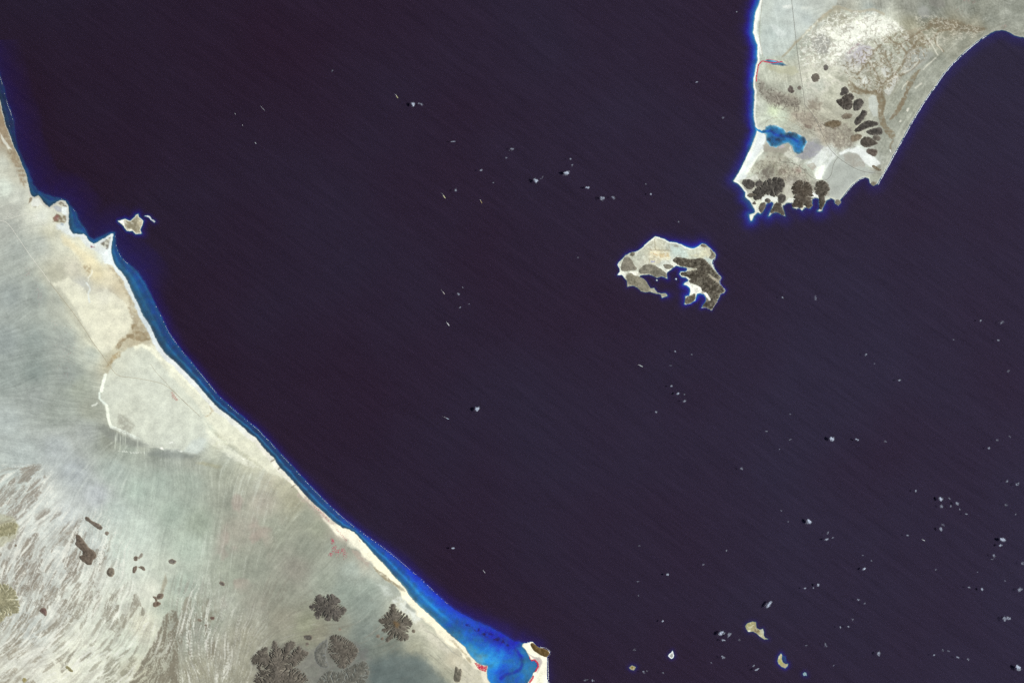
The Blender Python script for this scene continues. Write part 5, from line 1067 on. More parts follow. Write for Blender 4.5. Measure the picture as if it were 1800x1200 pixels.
# peninsula
ge = "dark volcanic hills of the peninsula"
E_ = dict(reg=RE, Hreg=HE, group=ge)
DKE = (80, 76, 72)
for poly, ht, tn, lab, sd_, cv in (
    (blob(1451.7, 119.5, 3, 4, 0, 41), 20, (100, 96, 92), "tiny dark knoll on white sand, north of the other peninsula hills", 41, .1),
    (blob(1433.5, 137, 6.5, 6.5, 0, 42), 40, (112, 106, 96), "soft-edged round grey knoll right of the peninsula road", 42, .3),
    (P6((750, 960), (770, 905), (800, 915), (800, 940), (820, 965), (790, 980)), 25, (108, 100, 94), "jagged small dark hill left of the peninsula road", 43, .3),
    (blob(1405.5, 155, 2.6, 2.4, 0, 44), 12, (116, 108, 100), "tiny knoll touching the left side of the peninsula road", 44, .1),
    (P6((1330, 922), (1360, 925), (1392, 962), (1370, 990), (1298, 1010), (1320, 960)), 45, DKE, "topmost wedge of the lobed dark hills", 45, .2),
    (P6((1300, 1050), (1350, 1005), (1420, 985), (1445, 1030), (1425, 1050), (1430, 1090), (1420, 1140), (1370, 1162), (1310, 1130), (1255, 1060)), 70, (88, 82, 76), "broad split dark hill under the topmost wedge", 46, .5),
    (P6((1462, 1058), (1520, 1043), (1547, 1090), (1500, 1160), (1450, 1172), (1443, 1100)), 65, DKE, "rounded dark hill right of the broad split hill", 47, .3),
    (F6((105, 258), (145, 290), (100, 350), (60, 410), (8, 405), (30, 345), (80, 310)), 65, DKE, "bean-shaped dark hill slanting beside the brown wadi", 48, .3),
    (Q6((1560, 85), (1640, 75), (1702, 95), (1690, 122), (1640, 130), (1580, 150), (1480, 197), (1458, 180), (1510, 130)), 65, DKE, "long dark ridge in the middle of the fanned lobes", 49, .4),
    (Q6((1568, 192), (1630, 170), (1722, 148), (1747, 180), (1742, 212), (1620, 222)), 50, DKE, "forked dark ridge below the long one, pointing at the wadi", 50, .4),
    (Q6((1510, 300), (1540, 260), (1600, 245), (1660, 290), (1700, 315), (1640, 330), (1610, 348), (1540, 340)), 60, (92, 86, 78), "rounded dark hill above the white sand at the end of the lobes", 51, .3),
    (Q6((1640, 245), (1690, 233), (1727, 260), (1702, 282), (1660, 275)), 30, (98, 92, 84), "small oval dark knoll beside the forked ridge", 52, .2),
    (Q6((1568, 380), (1682, 374), (1692, 410), (1662, 452), (1610, 420)), 40, (106, 96, 88), "lowest dark wedge at the edge of the white sand", 53, .4),
    (Q6((1310, 30), (1350, 5), (1410, 0), (1432, 25), (1350, 62)), 25, (132, 122, 106), "faint hatched brown hill left of the bean-shaped one", 54, .8),
    (Q6((1410, 240), (1450, 222), (1530, 222), (1520, 260), (1430, 300)), 25, (136, 124, 106), "faint brown hill left of the rounded hill above the white sand", 55, .8),
    (Q6((1633, 550), (1662, 545), (1700, 580), (1742, 605), (1680, 590)), 15, (128, 118, 98), "thin brown ridge across the white sand by the eastern beach", 56, .2),
    (Q6((1120, 120), (1180, 80), (1280, 65), (1320, 110), (1250, 150), (1180, 140)), 30, (126, 112, 90), "combed brown hill left of the fanned lobes", 57, .8),
    (Q6((258, 720), (310, 700), (380, 708), (402, 750), (362, 795), (320, 782)), 60, DKE, "dark hill nearest the western sand point", 58, .3),
    (Q6((405, 740), (440, 708), (475, 718), (470, 755), (420, 765)), 40, DKE, "small dark hill beside the one nearest the sand point", 59, .2),
    (Q6((480, 740), (540, 700), (620, 675), (690, 690), (712, 740), (690, 810), (620, 872), (560, 850), (512, 832), (470, 882), (430, 905), (375, 882), (440, 862), (390, 840), (400, 793), (460, 790)), 110, DKE, "largest dark hill of the southern headland", 60, .5),
    (Q6((648, 880), (690, 853), (722, 880), (717, 920), (680, 948), (655, 915)), 45, DKE, "round dark knoll between the two biggest headland hills", 61, .2),
    (Q6((560, 1050), (600, 978), (640, 930), (682, 970), (702, 1030), (718, 1070), (670, 1045), (620, 1020)), 45, (88, 82, 74), "triangular dark cape with two points on the south shore", 62, .3),
    (Q6((440, 1012), (458, 950), (500, 935), (512, 960), (490, 1010), (465, 1045)), 40, (92, 86, 78), "narrow dark cape left of the two-pointed cape", 63, .2),
    (blob(1349.5, 352, 3.8, 3.2, 0, 64), 25, DKE, "small round dark knoll above the narrow dark cape", 64, .1),
    (blob(1325.5, 357, 2, 2.2, 0, 65), 14, (100, 94, 84), "tiny dark knoll on the white beach of the western headland", 65, .1),
    (Q6((800, 760), (850, 713), (910, 718), (985, 738), (1002, 800), (1002, 900), (1000, 970), (962, 993), (930, 955), (893, 998), (870, 982), (812, 988), (800, 955), (832, 910), (800, 830)), 110, (90, 82, 72), "tall dark hill cut by a thin pale track on the south shore", 66, .55),
    (Q6((1045, 740), (1090, 703), (1162, 740), (1178, 800), (1152, 850), (1122, 880), (1140, 925), (1110, 1005), (1087, 998), (1092, 930), (1080, 860), (1045, 830)), 80, (94, 88, 78), "dark hill with a tail into the sea, last of the south shore", 67, .6),
    (Q6((410, 850), (340, 850), (330, 865), (400, 868), (435, 860)), 12, (98, 92, 82), "thin dark ridge left of the largest headland hill", 68, .1),
    (Q6((1255, 915), (1300, 920), (1302, 940), (1280, 958), (1252, 942)), 14, (128, 122, 106), "small brown cape at the corner of the curved bay", 69, .2),
    (Q6((1622, 735), (1650, 715), (1690, 735), (1650, 755)), 14, (134, 128, 110), "small brown cape at the end of the eastern beach", 70, .2)):
    hill(poly, height=ht, tone=tn, label=lab, seed=sd_, carve=min(1, cv + .3), pale=(152, 148, 138), rough=2.3 if 58 <= sd_ <= 68 else 1.4, step=.7, mott=.15, grow=1.9 if sd_ in (58, 59, 60, 61, 66, 67, 68) else 1.2, **E_)

# lava of the horseshoe island: parts of the island
lava = [(PZ((868, 455), (930, 400), (1000, 413), (1080, 430), (1180, 430), (1250, 418), (1320, 428), (1350, 468), (1400, 520), (1440, 580), (1490, 640), (1545, 688), (1520, 708), (1460, 690), (1390, 630), (1370, 640), (1420, 705), (1500, 755), (1600, 860), (1580, 893), (1520, 915), (1508, 970), (1475, 1030), (1415, 1135), (1330, 1085), (1280, 1095), (1342, 1012), (1420, 1005), (1380, 930), (1330, 885), (1285, 870), (1270, 812), (1200, 792), (1090, 745), (1125, 705), (1070, 668), (1000, 660), (982, 620), (1060, 612), (1150, 592), (1232, 575), (1150, 557), (1060, 545), (950, 512)), 65, (88, 82, 72)),
        (PZ((162, 560), (200, 425), (250, 398), (290, 415), (320, 455), (350, 520), (395, 565), (350, 590), (190, 600)), 45, (132, 127, 114)),
        (PZ((415, 590), (440, 560), (500, 510), (600, 508), (680, 550), (760, 600), (800, 640), (802, 695), (740, 662), (660, 685), (600, 655), (540, 635), (440, 640)), 40, (138, 134, 119)),
        (PZ((738, 510), (820, 498), (892, 530), (870, 562), (800, 576)), 22, (140, 136, 122)),
        (PZ((240, 650), (300, 620), (380, 668), (480, 702), (540, 780), (570, 840), (540, 882), (440, 868), (392, 808), (290, 793), (255, 720)), 35, (150, 146, 126)),
        (PZ((288, 380), (310, 338), (350, 338), (362, 370), (330, 398)), 20, (120, 116, 102)),
        (PZ((1258, 255), (1280, 228), (1330, 235), (1362, 268), (1300, 272)), 22, (124, 116, 100)),
        (PZ((1388, 290), (1440, 340), (1470, 388), (1425, 440), (1378, 425), (1420, 360)), 25, (124, 118, 104)),
        (PZ((1042, 1048), (1060, 965), (1130, 935), (1192, 900), (1193, 980), (1130, 1038)), 30, (102, 96, 82))]
for i, (poly, ht, tn) in enumerate(lava):
    o = hill(poly, RP, HP, ht, tn, None, parent=PERIM_ISLE, name="lava_hill", carve=.6, pale=(158, 154, 138), seed=80 + i, rough=1.1, step=.6, mott=.55)
print("hills", round(time.time() - T0, 1))

# ------------------------------------------------------------------ roads and tracks
def ground_z(u, v):
    for e, r, h in ISL:
        if r.us[0] <= u <= r.us[-1] and r.vs[0] <= v <= r.vs[-1]: return float(r.at(h, u, v))
    r, h = (RW, HW) if u < 1100 else (RE, HE)
    return float(r.at(h, u, v))

def resample(pts, d):
    o = []
    for (a, b), (c, e) in zip(pts[:-1], pts[1:]):
        n = max(1, int(math.hypot(c - a, e - b) / d))
        o += [(a + (c - a) * i / n, b + (e - b) * i / n) for i in range(n)]
    return o + [pts[-1]]

def smooth_line(p, n=2):
    for _ in range(n):
        q = [p[0]]
        for (a, b), (c, d) in zip(p[:-1], p[1:]): q += [(a * .75 + c * .25, b * .75 + d * .25), (a * .25 + c * .75, b * .25 + d * .75)]
        p = q + [p[-1]]
    return p

M_ROAD_DARK = plain_mat("asphalt_road", (0.17, 0.165, 0.14), .9, .15, 1 / 60.0, .1)
M_ROAD_PALE = plain_mat("graded_track", (0.66, 0.65, 0.57), .95, .08, 1 / 60.0, .05)
M_ROAD_TAN = plain_mat("dirt_track", (0.33, 0.29, 0.20), .95, .15, 1 / 60.0, .05)
def road(pts, width, mat, label, lift=2.5):
    p = resample(smooth_line(pts, 2), 1.2)
    co = []; q = []
    for i, (u, v) in enumerate(p):
        a = p[max(0, i - 1)]; b = p[min(len(p) - 1, i + 1)]
        du, dv = b[0] - a[0], b[1] - a[1]; L = math.hypot(du, dv) + 1e-6
        nx, ny = -dv / L * width / S / 2, du / L * width / S / 2
        z = max(ground_z(u, v), ground_z(u + nx, v + ny), ground_z(u - nx, v - ny)) + lift
        for sgn in (1, -1):
            uu, vv = u + nx * sgn, v + ny * sgn
            co += [(wx(uu), wy(vv), z), (wx(uu), wy(vv), z - 6)]
        if i:
            k = i * 4
            q += [(k - 4, k - 2, k + 2, k), (k - 3, k - 4, k, k + 1), (k - 2, k - 1, k + 3, k + 2)]
    me = np_mesh("road", np.array(co), q)
    me.materials.append(mat)
    return link(bpy.data.objects.new("road", me), kind="structure", label=label)
road([(1389, -90), (1391, 0), (1395, 30), (1398, 60), (1401, 85), (1404, 110), (1408, 135), (1412, 160), (1415, 185)], 22, M_ROAD_DARK, "straight dark road running down the middle of the peninsula")
road([(1415, 185), (1428, 200), (1440, 222), (1452, 252), (1462, 266), (1473, 277), (1490, 289), (1508, 299), (1525, 303.5), (1546, 305)], 20, M_ROAD_DARK, "dark road curving across the white sand to the eastern beach")
road([(1345, 216), (1352, 210), (1362, 207), (1374, 206), (1386, 209), (1398, 217), (1412, 227)], 15, M_ROAD_TAN, "curved track passing above the blue lagoon")
road([(1473, 277), (1467, 284), (1463, 296), (1462, 306), (1456, 315), (1446, 318), (1434, 316), (1424, 310), (1415, 300), (1404, 291), (1390, 286), (1372, 284)], 18, M_ROAD_DARK, "looping dark road round the grey fan to the southern headland")
road([(1748, 58), (1735, 66), (1718, 78), (1700, 94), (1680, 115), (1664, 134), (1650, 155), (1636, 175), (1620, 200), (1606, 225), (1592, 250), (1578, 276), (1566, 294), (1553, 305)], 16, M_ROAD_TAN, "coast track running along the straight eastern beach")
road([(1342, -60), (1340, 10), (1334, 50), (1336, 75), (1341, 100)], 13, M_ROAD_TAN, "track along the white western beach of the peninsula")
road(Q6((885, 770), (900, 810), (920, 850), (940, 890)), 14, M_ROAD_PALE, "thin pale track climbing the tall dark south shore hill", 60)
road([(-60, 380), (0, 387), (13, 391), (25, 408), (40, 430), (57, 455), (75, 478), (88, 497)], 17, M_ROAD_PALE, "pale graded road slanting across the western plain")
road([(88, 497), (110, 525), (130, 551), (150, 580), (163, 602), (172, 613)], 18, M_ROAD_TAN, "brown road continuing from the pale graded road past the dunes")
road([(172, 613), (184, 630), (196, 648), (207, 661), (228, 663), (250, 666), (275, 671), (290, 676), (302, 685), (318, 700), (335, 716), (352, 732)], 18, M_ROAD_TAN, "brown road bending across the white playa")
road([(4, 386), (18, 384), (32, 380), (45, 375), (58, 379), (70, 388), (84, 400), (92, 407)], 14, M_ROAD_PALE, "pale village road leading to the pointed white headland")
road([(265, 640), (275, 655), (288, 668), (300, 682), (312, 694), (330, 712)], 13, M_ROAD_TAN, "faint track joining the playa road from the north")
# on the horseshoe island
def isl_road(pts, w, m, label):
    o = road(pts, w, m, label, 8)
    return o
isl_road(PZ((935, 425), (945, 445), (930, 460), (960, 480), (1060, 488), (1160, 490), (1240, 492)), 22, M_ROAD_PALE, "pale track crossing the black lava of the horseshoe island")
isl_road(PZ((635, 160), (637, 230), (640, 312), (735, 316), (835, 318), (828, 240)), 16, M_ROAD_TAN, "squared track round the horseshoe island's airfield")

# ------------------------------------------------------------------ shared lump meshes
def lump(seed, sub=2, rough=.25, flat=1.0):
    bm = bmesh.new()
    bmesh.ops.create_icosphere(bm, subdivisions=sub, radius=1)
    v = np.array([x.co[:] for x in bm.verts]); t = np.array([[q.index for q in f.verts] for f in bm.faces])
    bm.free()
    rs = np.random.RandomState(seed)
    k = np.zeros(len(v))
    for _ in range(5):
        w = rs.randn(3) * 2.4; k += np.sin(v @ w + rs.rand() * 6) * rough / 3
    v = v * (1 + k)[:, None]; v[:, 2] *= flat
    return v, t
LUMPS1 = [lump(i, 1, .3) for i in range(10)]
LUMPS2 = [lump(40 + i, 2, .35) for i in range(10)]

def lumps_mesh(name, items, lib, mats, slots=None):
    """items: (x, y, z, sx, sy, sz, rot); one mesh of many lumps"""
    V_, T_, n = [], [], 0
    for i, (x, y, z, sx, sy, sz, rot) in enumerate(items):
        v, t = lib[i % len(lib)]
        c, s_ = math.cos(rot), math.sin(rot)
        a = v[:, 0] * sx; b = v[:, 1] * sy
        V_.append(np.stack([a * c - b * s_ + x, a * s_ + b * c + y, v[:, 2] * sz + z], 1)); T_.append(t + n); n += len(v)
    me = np_mesh(name, np.concatenate(V_), tris=np.concatenate(T_))
    for m in mats: me.materials.append(m)
    if slots is not None:
        me.polygons.foreach_set("material_index", np.concatenate([np.full(len(lib[i % len(lib)][1]), sl, np.int32) for i, sl in enumerate(slots)]))
    return me

# ------------------------------------------------------------------ surf
M_FOAM = plain_mat("sea_foam", (0.80, 0.84, 0.86), .6, .1, 1 / 40.0, .3)
def surf(pts, label, every=2.0, p=.7, ln=(18, 50), wd=(9, 18), jitter=.35, name="surf"):
    rg = random.Random(len(label) * 13)
    P = resample(smooth_line(pts, 2), every)
    it = []
    for i in range(len(P) - 1):
        if rg.random() > p * (.35 + 1.3 * _T[i // 5 % 512, 7]): continue
        (a, b), (c, d) = P[i], P[i + 1]
        u = a + rg.uniform(-jitter, jitter); v = b + rg.uniform(-jitter, jitter)
        it.append((wx(u), wy(v), .4, rg.uniform(*ln), rg.uniform(*wd), 2.2, math.atan2(-(d - b), c - a)))
    me = lumps_mesh(name, it, LUMPS1, [M_FOAM])
    return link(bpy.data.objects.new(name, me), kind="stuff", label=label)
ib = [i for i, q in enumerate(REEF_W) if q == (274, 538)][0]; ie = [i for i, q in enumerate(REEF_W) if q == (815, 1080)][0]
surf(REEF_W[ib:ie], "dotted white line of breakers on the reef off the western beach", 2.6, .75, (14, 36), (8, 14))
surf([(0, 136), (6, 155), (12, 180), (20, 202), (24, 214)], "broken white surf line off the north-western shore", 2.2, .75, (14, 36), (8, 14))
surf([(17, 222), (22, 234), (27, 250)] , "short surf line close to the north-western shore", 2.2, .6, (12, 28), (8, 12))
surf([(108, 350), (118, 354), (127, 366), (134, 374)], "surf curling round the pointed white headland", 2, .7, (12, 30), (7, 12))
surf([(202, 412), (203, 430), (207, 442), (215, 455), (224, 463)], "surf off the rocky point facing the star-shaped island", 2.2, .6, (12, 30), (7, 12))
ia = COAST_E.index((1543, 323)); iz = COAST_E.index((1748, 55))
surf([(u + .9, v + .7) for u, v in COAST_E[ia:iz]], "unbroken white surf along the straight eastern beach", 1.0, 1.1, (22, 50), (10, 20), .5)
surf([(u + .8, v + .8) for u, v in COAST_E[COAST_E.index((1477, 351)):COAST_E.index((1520, 311)) + 1]], "surf along the curved grey bay of the peninsula", 1.2, 1.0, (18, 40), (8, 16), .5)
surf([(u, v + .8) for u, v in COAST_E[COAST_E.index((1325, 380)):COAST_E.index((1474, 360)) + 1]], "thin surf round the black capes of the southern headland", 1.6, .55, (10, 26), (5, 10), .4)
surf(PZ((1410, 300), (1455, 340), (1480, 385), (1465, 425), (1432, 480), (1455, 560), (1495, 622), (1553, 690), (1525, 735), (1535, 782), (1607, 862), (1588, 898), (1533, 918), (1520, 970), (1485, 1032), (1445, 1088), (1418, 1143), (1370, 1115), (1330, 1096), (1275, 1106)), "thin white surf on the eastern cliffs of the horseshoe island", 1.2, .8, (12, 30), (6, 11), .3)
surf(PZ((1190, 1003), (1130, 1045), (1060, 1060)), "surf under the small southern lava point of the horseshoe island", 1.2, .7, (12, 26), (6, 10), .3)
surf([(963, 1157), (963.5, 1177), (964.5, 1200), (967.5, 1240)], "surf along the straight outer beach of the white sand spit", 1.0, 1.0, (18, 40), (10, 18), .4)
surf([(926, 1128), (937, 1126), (943, 1132), (949, 1136), (957, 1137), (964, 1141), (968.5, 1145), (966, 1152)], "surf round the brown headland of the sand spit", 1.3, .7, (12, 28), (6, 12), .3)

# ------------------------------------------------------------------ vegetation (crimson in this false-colour view)
M_RED = plain_mat("crimson_mangrove", (0.56, 0.035, 0.085), .9, .3, 1 / 25.0, .1)
M_ROSE = plain_mat("rose_palm_crowns", (0.48, 0.10, 0.145), .9, .3, 1 / 25.0, .1)
def inside(poly, u, v):
    c = False
    for (a, b), (d, e) in zip(poly, poly[1:] + poly[:1]):
        if (b > v) != (e > v) and u < (d - a) * (v - b) / (e - b) + a: c = not c
    return c
def grove(name, label, mat, polys=(), lines=(), dots=(), dens=1.0, size=(10, 18), seed=1, hgt=.6):
    rg = random.Random(seed); P = []
    for poly in polys:
        us = [p[0] for p in poly]; vs = [p[1] for p in poly]
        n = int((max(us) - min(us)) * (max(vs) - min(vs)) * dens)
        for _ in range(n):
            u, v = rg.uniform(min(us), max(us)), rg.uniform(min(vs), max(vs))
            if inside(poly, u, v): P.append((u, v))
    for pts, w in lines:
        for (u, v) in resample(pts, .45):
            for _ in range(max(1, int(w * dens * .7))): P.append((u + rg.uniform(-w / 2, w / 2), v + rg.uniform(-w / 2, w / 2)))
    P += list(dots)
    it = []
    for u, v in P:
        a = rg.uniform(*size)
        it.append((wx(u), wy(v), max(ground_z(u, v), 0.3) + a * hgt * .3, a, a * rg.uniform(.75, 1.2), a * hgt, rg.uniform(0, 6)))
    me = lumps_mesh(name, it, LUMPS1, [mat])
    return link(bpy.data.objects.new(name, me), kind="stuff", label=label)
grove("mangrove_foliage", "solid crimson mangrove stand on the shore of the turquoise bay", M_RED, polys=[N6((805, 985), (830, 990), (880, 1010), (915, 1025), (940, 1012), (935, 1040), (925, 1080), (890, 1072), (850, 1055), (825, 1020))], dens=3.2, seed=1)
grove("mangrove_foliage", "curved crimson mangrove band on the inner side of the sand spit", M_RED, lines=[(N6((1400, 958), (1440, 955), (1470, 985), (1478, 1020), (1460, 1055), (1445, 1080)), 2.6), (N6((1385, 920), (1392, 945)), 1.2)], dens=3.0, seed=2)
grove("mangrove_foliage", "lower crimson mangrove patch of the sand spit at the bottom edge", M_RED, lines=[(N6((1425, 1125), (1410, 1160), (1390, 1185), (1378, 1215)), 3.0)], dens=3.0, seed=3)
grove("mangrove_foliage", "crimson mangrove fringe lining the narrow inlet of the peninsula", M_RED, lines=[(P6((415, 860), (418, 800), (430, 740), (440, 680), (480, 645), (520, 655), (560, 662), (620, 662), (690, 652)), 1.7), (P6((520, 635), (560, 630), (620, 640), (650, 650)), .8)], dens=2.6, seed=4)
rg = random.Random(5)
pts = []
for _ in range(230):
    t_ = rg.random()
    c_ = [(585, 950, 2.5, 4), (588, 962, 4, 5), (594, 968, 7, 4), (602, 966, 4, 5), (582, 974, 3, 2.5), (590, 970, 9, 5), (606, 972, 4, 6)][rg.randrange(7)]
    pts.append((rg.gauss(c_[0], c_[2] * .6), rg.gauss(c_[1], c_[3] * .6)))
grove("palm_foliage", "scattered crimson palm gardens behind the southern beach", M_ROSE, dots=pts, size=(11, 21), seed=6)
pts = [(rg.gauss(0, 1.4) + 590 + i * 0.33, rg.gauss(0, 1.2) + 928 + i * .36) for i in range(60)] + [(rg.gauss(0, 1.2) + 552 + i * .38, rg.gauss(0, 1.1) + 888 + i * .38) for i in range(70)]
grove("palm_foliage", "line of reddish palms hugging the back of the southern beach", M_ROSE, dots=pts, size=(9, 15), seed=7)
pts = [(rg.gauss(48, 4), rg.gauss(478, 6)) for _ in range(34)] + [(rg.gauss(70, 2.4), rg.gauss(523, 9)) for _ in range(30)] + [(rg.gauss(66, 3), rg.gauss(505, 6)) for _ in range(14)]
grove("palm_foliage", "faint pink scrub dotted beside the pale graded road", M_ROSE, dots=pts, size=(6, 10), seed=8)
pts = [(rg.gauss(115, 9), rg.gauss(625, 26)) for _ in range(60)] + [(rg.gauss(98, 3), rg.gauss(570, 5)) for _ in range(10)]
grove("palm_foliage", "sparse red dots of scrub on the blue-grey plain west of the playa", M_ROSE, dots=pts, size=(6, 11), seed=9)
grove("palm_foliage", "small pink field in the middle of the white playa", plain_mat("pink_field", (.52, .30, .25), .9, .2, 1 / 30.0, .1), polys=[Z(150, 560, 6, (900, 770), (920, 770), (985, 865), (960, 865), (915, 830))], dens=2.0, size=(9, 15), seed=10, hgt=.3)
pts = [(rg.gauss(1765, 2.5), rg.gauss(46, 3)) for _ in range(26)]
grove("palm_foliage", "pink palm clump at the head of the eastern bay", plain_mat("pink_palms", (.42, .20, .20), .9, .25, 1 / 25.0, .1), dots=pts, size=(8, 14), seed=11)
pts = [(rg.gauss(1698, 5), rg.gauss(1, 2)) for _ in range(30)] + [(rg.gauss(1710, 3), rg.gauss(3.5, 1.5)) for _ in range(14)] + [(rg.gauss(1688, 6), rg.gauss(18, 5)) for _ in range(14)]
grove("palm_foliage", "pink scrub on the grey plain at the top edge", bpy.data.materials["pink_palms"], dots=pts, size=(8, 13), seed=12)
grove("palm_foliage", "small red bush on the bright southern beach", plain_mat("rust_bush", (.55, .16, .05), .9, .2, 1 / 25.0, .1), polys=[Z(560, 900, 6, (422, 290), (440, 298), (446, 318), (430, 306))], dens=3, size=(7, 12), seed=13)

# ------------------------------------------------------------------ villages: flat-roofed houses
M_WALL = plain_mat("whitewashed_wall", (.82, .80, .74), .9, .06, 1 / 8.0, .1)
M_ROOFW = plain_mat("lime_roof", (.86, .85, .80), .9, .05, 1 / 8.0, .1)
def house_meshes():
    bm = bmesh.new()
    def bx(x0, x1, y0, y1, z0, z1):
        vs = [bm.verts.new((x, y, z)) for z in (z0, z1) for y in (y0, y1) for x in (x0, x1)]
        for f in ((0, 2, 3, 1), (4, 5, 7, 6), (0, 1, 5, 4), (1, 3, 7, 5), (3, 2, 6, 7), (2, 0, 4, 6)): bm.faces.new([vs[i] for i in f])
    bx(-12, 12, -8, 8, -3, 7); bx(-12, 12, -8, -7.3, 7, 8.2); bx(-12, 12, 7.3, 8, 7, 8.2); bx(-12, -11.3, -7.3, 7.3, 7, 8.2); bx(11.3, 12, -7.3, 7.3, 7, 8.2)
    me = bpy.data.meshes.new("wall"); bm.to_mesh(me); bm.free(); me.materials.append(M_WALL)
    b2 = box_mesh("roof", -11.2, 11.2, -7.2, 7.2, 7.05, 7.4); b2.materials.append(M_ROOFW)
    b3 = box_mesh("stair_head", 5, 10, -6, -1, 7.45, 10); b3.materials.append(M_WALL)
    return me, b2, b3
HM = house_meshes()
def house(u, v, rot, k, label, group):
    e = empty("house", (wx(u), wy(v), ground_z(u, v) + 1), label=label, cat="house", group=group)
    e.rotation_euler.z = rot; e.scale = (k, k, k)
    for me, nm in zip(HM, ("wall", "roof", "stair_head")):
        link(bpy.data.objects.new(nm, me), parent=e)
def village(pts, label, group, seed):
    rg = random.Random(seed)
    for u, v in pts: house(u, v, rg.uniform(0, 3), rg.uniform(.8, 1.35), label, group)
village(P6((820, 95), (826, 130), (822, 160), (830, 190), (838, 215), (846, 240), (850, 300), (845, 320)), "small white house in the straggling row beside the peninsula road's north end", "houses along the north road", 1)
village(P6((905, 925), (930, 935), (945, 950), (955, 975), (960, 995), (965, 1015), (955, 1040), (960, 1080), (950, 1110), (930, 960), (975, 1000)), "white house of the village strung along the peninsula road", "houses of the road village", 2)
village(Q6((1030, 25), (1050, 45), (1075, 80), (1085, 95), (1100, 110), (1080, 120), (1060, 130), (1110, 95), (1040, 150), (1020, 165), (1120, 230), (1150, 260)), "white house of the hamlet at the road junction above the lagoon", "houses of the junction hamlet", 3)
village(Z(0, 320, 6, (75, 345), (95, 335), (110, 330), (125, 345), (150, 330), (180, 330), (60, 380), (85, 365), (135, 352), (165, 340), (330, 400), (340, 410), (180, 405)), "white house of the plain village at the north-west road fork", "houses of the plain village", 4)
village(Z(0, 320, 6, (370, 370), (378, 355), (385, 375), (372, 345)), "white house in the tight cluster behind the pointed headland", "houses behind the pointed headland", 5)
village(E6((1370, 205), (1390, 200), (1410, 215), (1395, 190), (1725, 300), (1740, 298)), "white house on the grey plain near the head of the eastern bay", "houses near the eastern bay", 6)
village(PZ((640, 350), (665, 360), (700, 365), (740, 340), (770, 355), (800, 360), (720, 400), (690, 410), (600, 360), (780, 390)), "sandy house in the walled airfield camp of the horseshoe island", "houses of the airfield camp", 7)
village(PZ((455, 785), (470, 800), (490, 825), (480, 850), (465, 760), (510, 840)), "white house on the south-western arm of the horseshoe island", "houses on the south-western arm", 8)
print("details", round(time.time() - T0, 1))

# ------------------------------------------------------------------ ships
def poly_prism(out, z0, z1, taper=1.0):
    n = len(out)
    co = [(x * taper, y * taper, z0) for x, y in out] + [(x, y, z1) for x, y in out]
    bm = bmesh.new()
    vs = [bm.verts.new(c) for c in co]
    bm.faces.new(vs[:n][::-1]); bm.faces.new(vs[n:])
    for i in range(n): bm.faces.new((vs[i], vs[(i + 1) % n], vs[n + (i + 1) % n], vs[n + i]))
    return bm
def bm_obj(name, bm, mat, parent):
    me = bpy.data.meshes.new(name); bm.to_mesh(me); bm.free(); me.materials.append(mat)
    return link(bpy.data.objects.new(name, me), parent=parent)
def bm_box(x0, x1, y0, y1, z0, z1): return poly_prism([(x0, y0), (x1, y0), (x1, y1), (x0, y1)], z0, z1)
SHIP_M = {}
def paint(c):
    if c not in SHIP_M: SHIP_M[c] = plain_mat("ship_paint", c, .5, .06, .02, .3)
    return SHIP_M[c]
def ship(name, u, v, L, heading, deck, hull, house_c, label, cat="ship", wake=0.0, beam=.2, hatches=5):
    """heading in degrees, anticlockwise from east; bow along +x"""
    e = empty(name, (wx(u), wy(v), 0), label=label, cat=cat, group="ships crossing the strait")
    e.rotation_euler.z = math.radians(heading)
    L *= .88; B = L * beam * .42; h = L * .05
    out = [(-L * .5, -B * .8), (-L * .46, -B), (L * .30, -B), (L * .42, -B * .6), (L * .5, 0), (L * .42, B * .6), (L * .30, B), (-L * .46, B), (-L * .5, B * .8)]
    bm_obj("hull", poly_prism(out, -h * .7, h, .93), paint(hull), e)
    bm_obj("deck", poly_prism([(x * .975, y * .9) for x, y in out], h + .1, h + .6), paint(deck), e)
    dh = bm_box(-L * .44, -L * .34, -B * .8, B * .8, h + .7, h + L * .09)
    d = bm_obj("deckhouse", dh, paint(house_c), e)
    bm_obj("bridge_wing", bm_box(-L * .37, -L * .345, -B * 1.02, B * 1.02, h + L * .091, h + L * .105), paint(house_c), d)
    bm_obj("funnel", poly_prism([(-L * .46 + L * .022 * math.cos(q), L * .02 * math.sin(q)) for q in np.arange(0, 6.2, .6)], h + .7, h + L * .11, .85), paint((.5, .2, .12)), e)
    for i in range(hatches):
        x = -L * .30 + i * L * .66 / hatches
        bm_obj("hatch_cover", bm_box(x, x + L * .56 / hatches, -B * .68, B * .68, h + .7, h + L * .03), paint(deck), e)
    bm_obj("foremast", bm_box(L * .40, L * .408, -L * .004, L * .004, h + .6, h + L * .1), paint(house_c), e)
    if wake:
        rg = random.Random(int(u)); it = []
        for k in range(16):
            q = rg.random()
            it.append((-L * .5 - q * L * wake, rg.gauss(0, 1) * (B * .35 + q * B * .5), .5, rg.uniform(6, 15) * (1 - q * .5), rg.uniform(3, 6) * (1 - q * .5), 1.0, rg.uniform(-.3, .3)))
        me = lumps_mesh("wake", it, LUMPS1, [M_FOAM])
        link(bpy.data.objects.new("wake", me), parent=e)
    return e
YEL = (.40, .40, .22); WHT = (.42, .44, .45); GRY = (.26, .28, .30)
ship("cargo_ship", 698, 170.5, 215, -58, YEL, (.35, .33, .2), WHT, "yellow-decked cargo ship nearest the top centre, left of a ragged cloud", wake=.6, beam=.24)
ship("cargo_ship", 781, 346, 240, -56, (.46, .47, .27), (.3, .28, .18), WHT, "longest yellowish cargo ship, just below a dim cloud in mid strait", wake=.7, beam=.24)
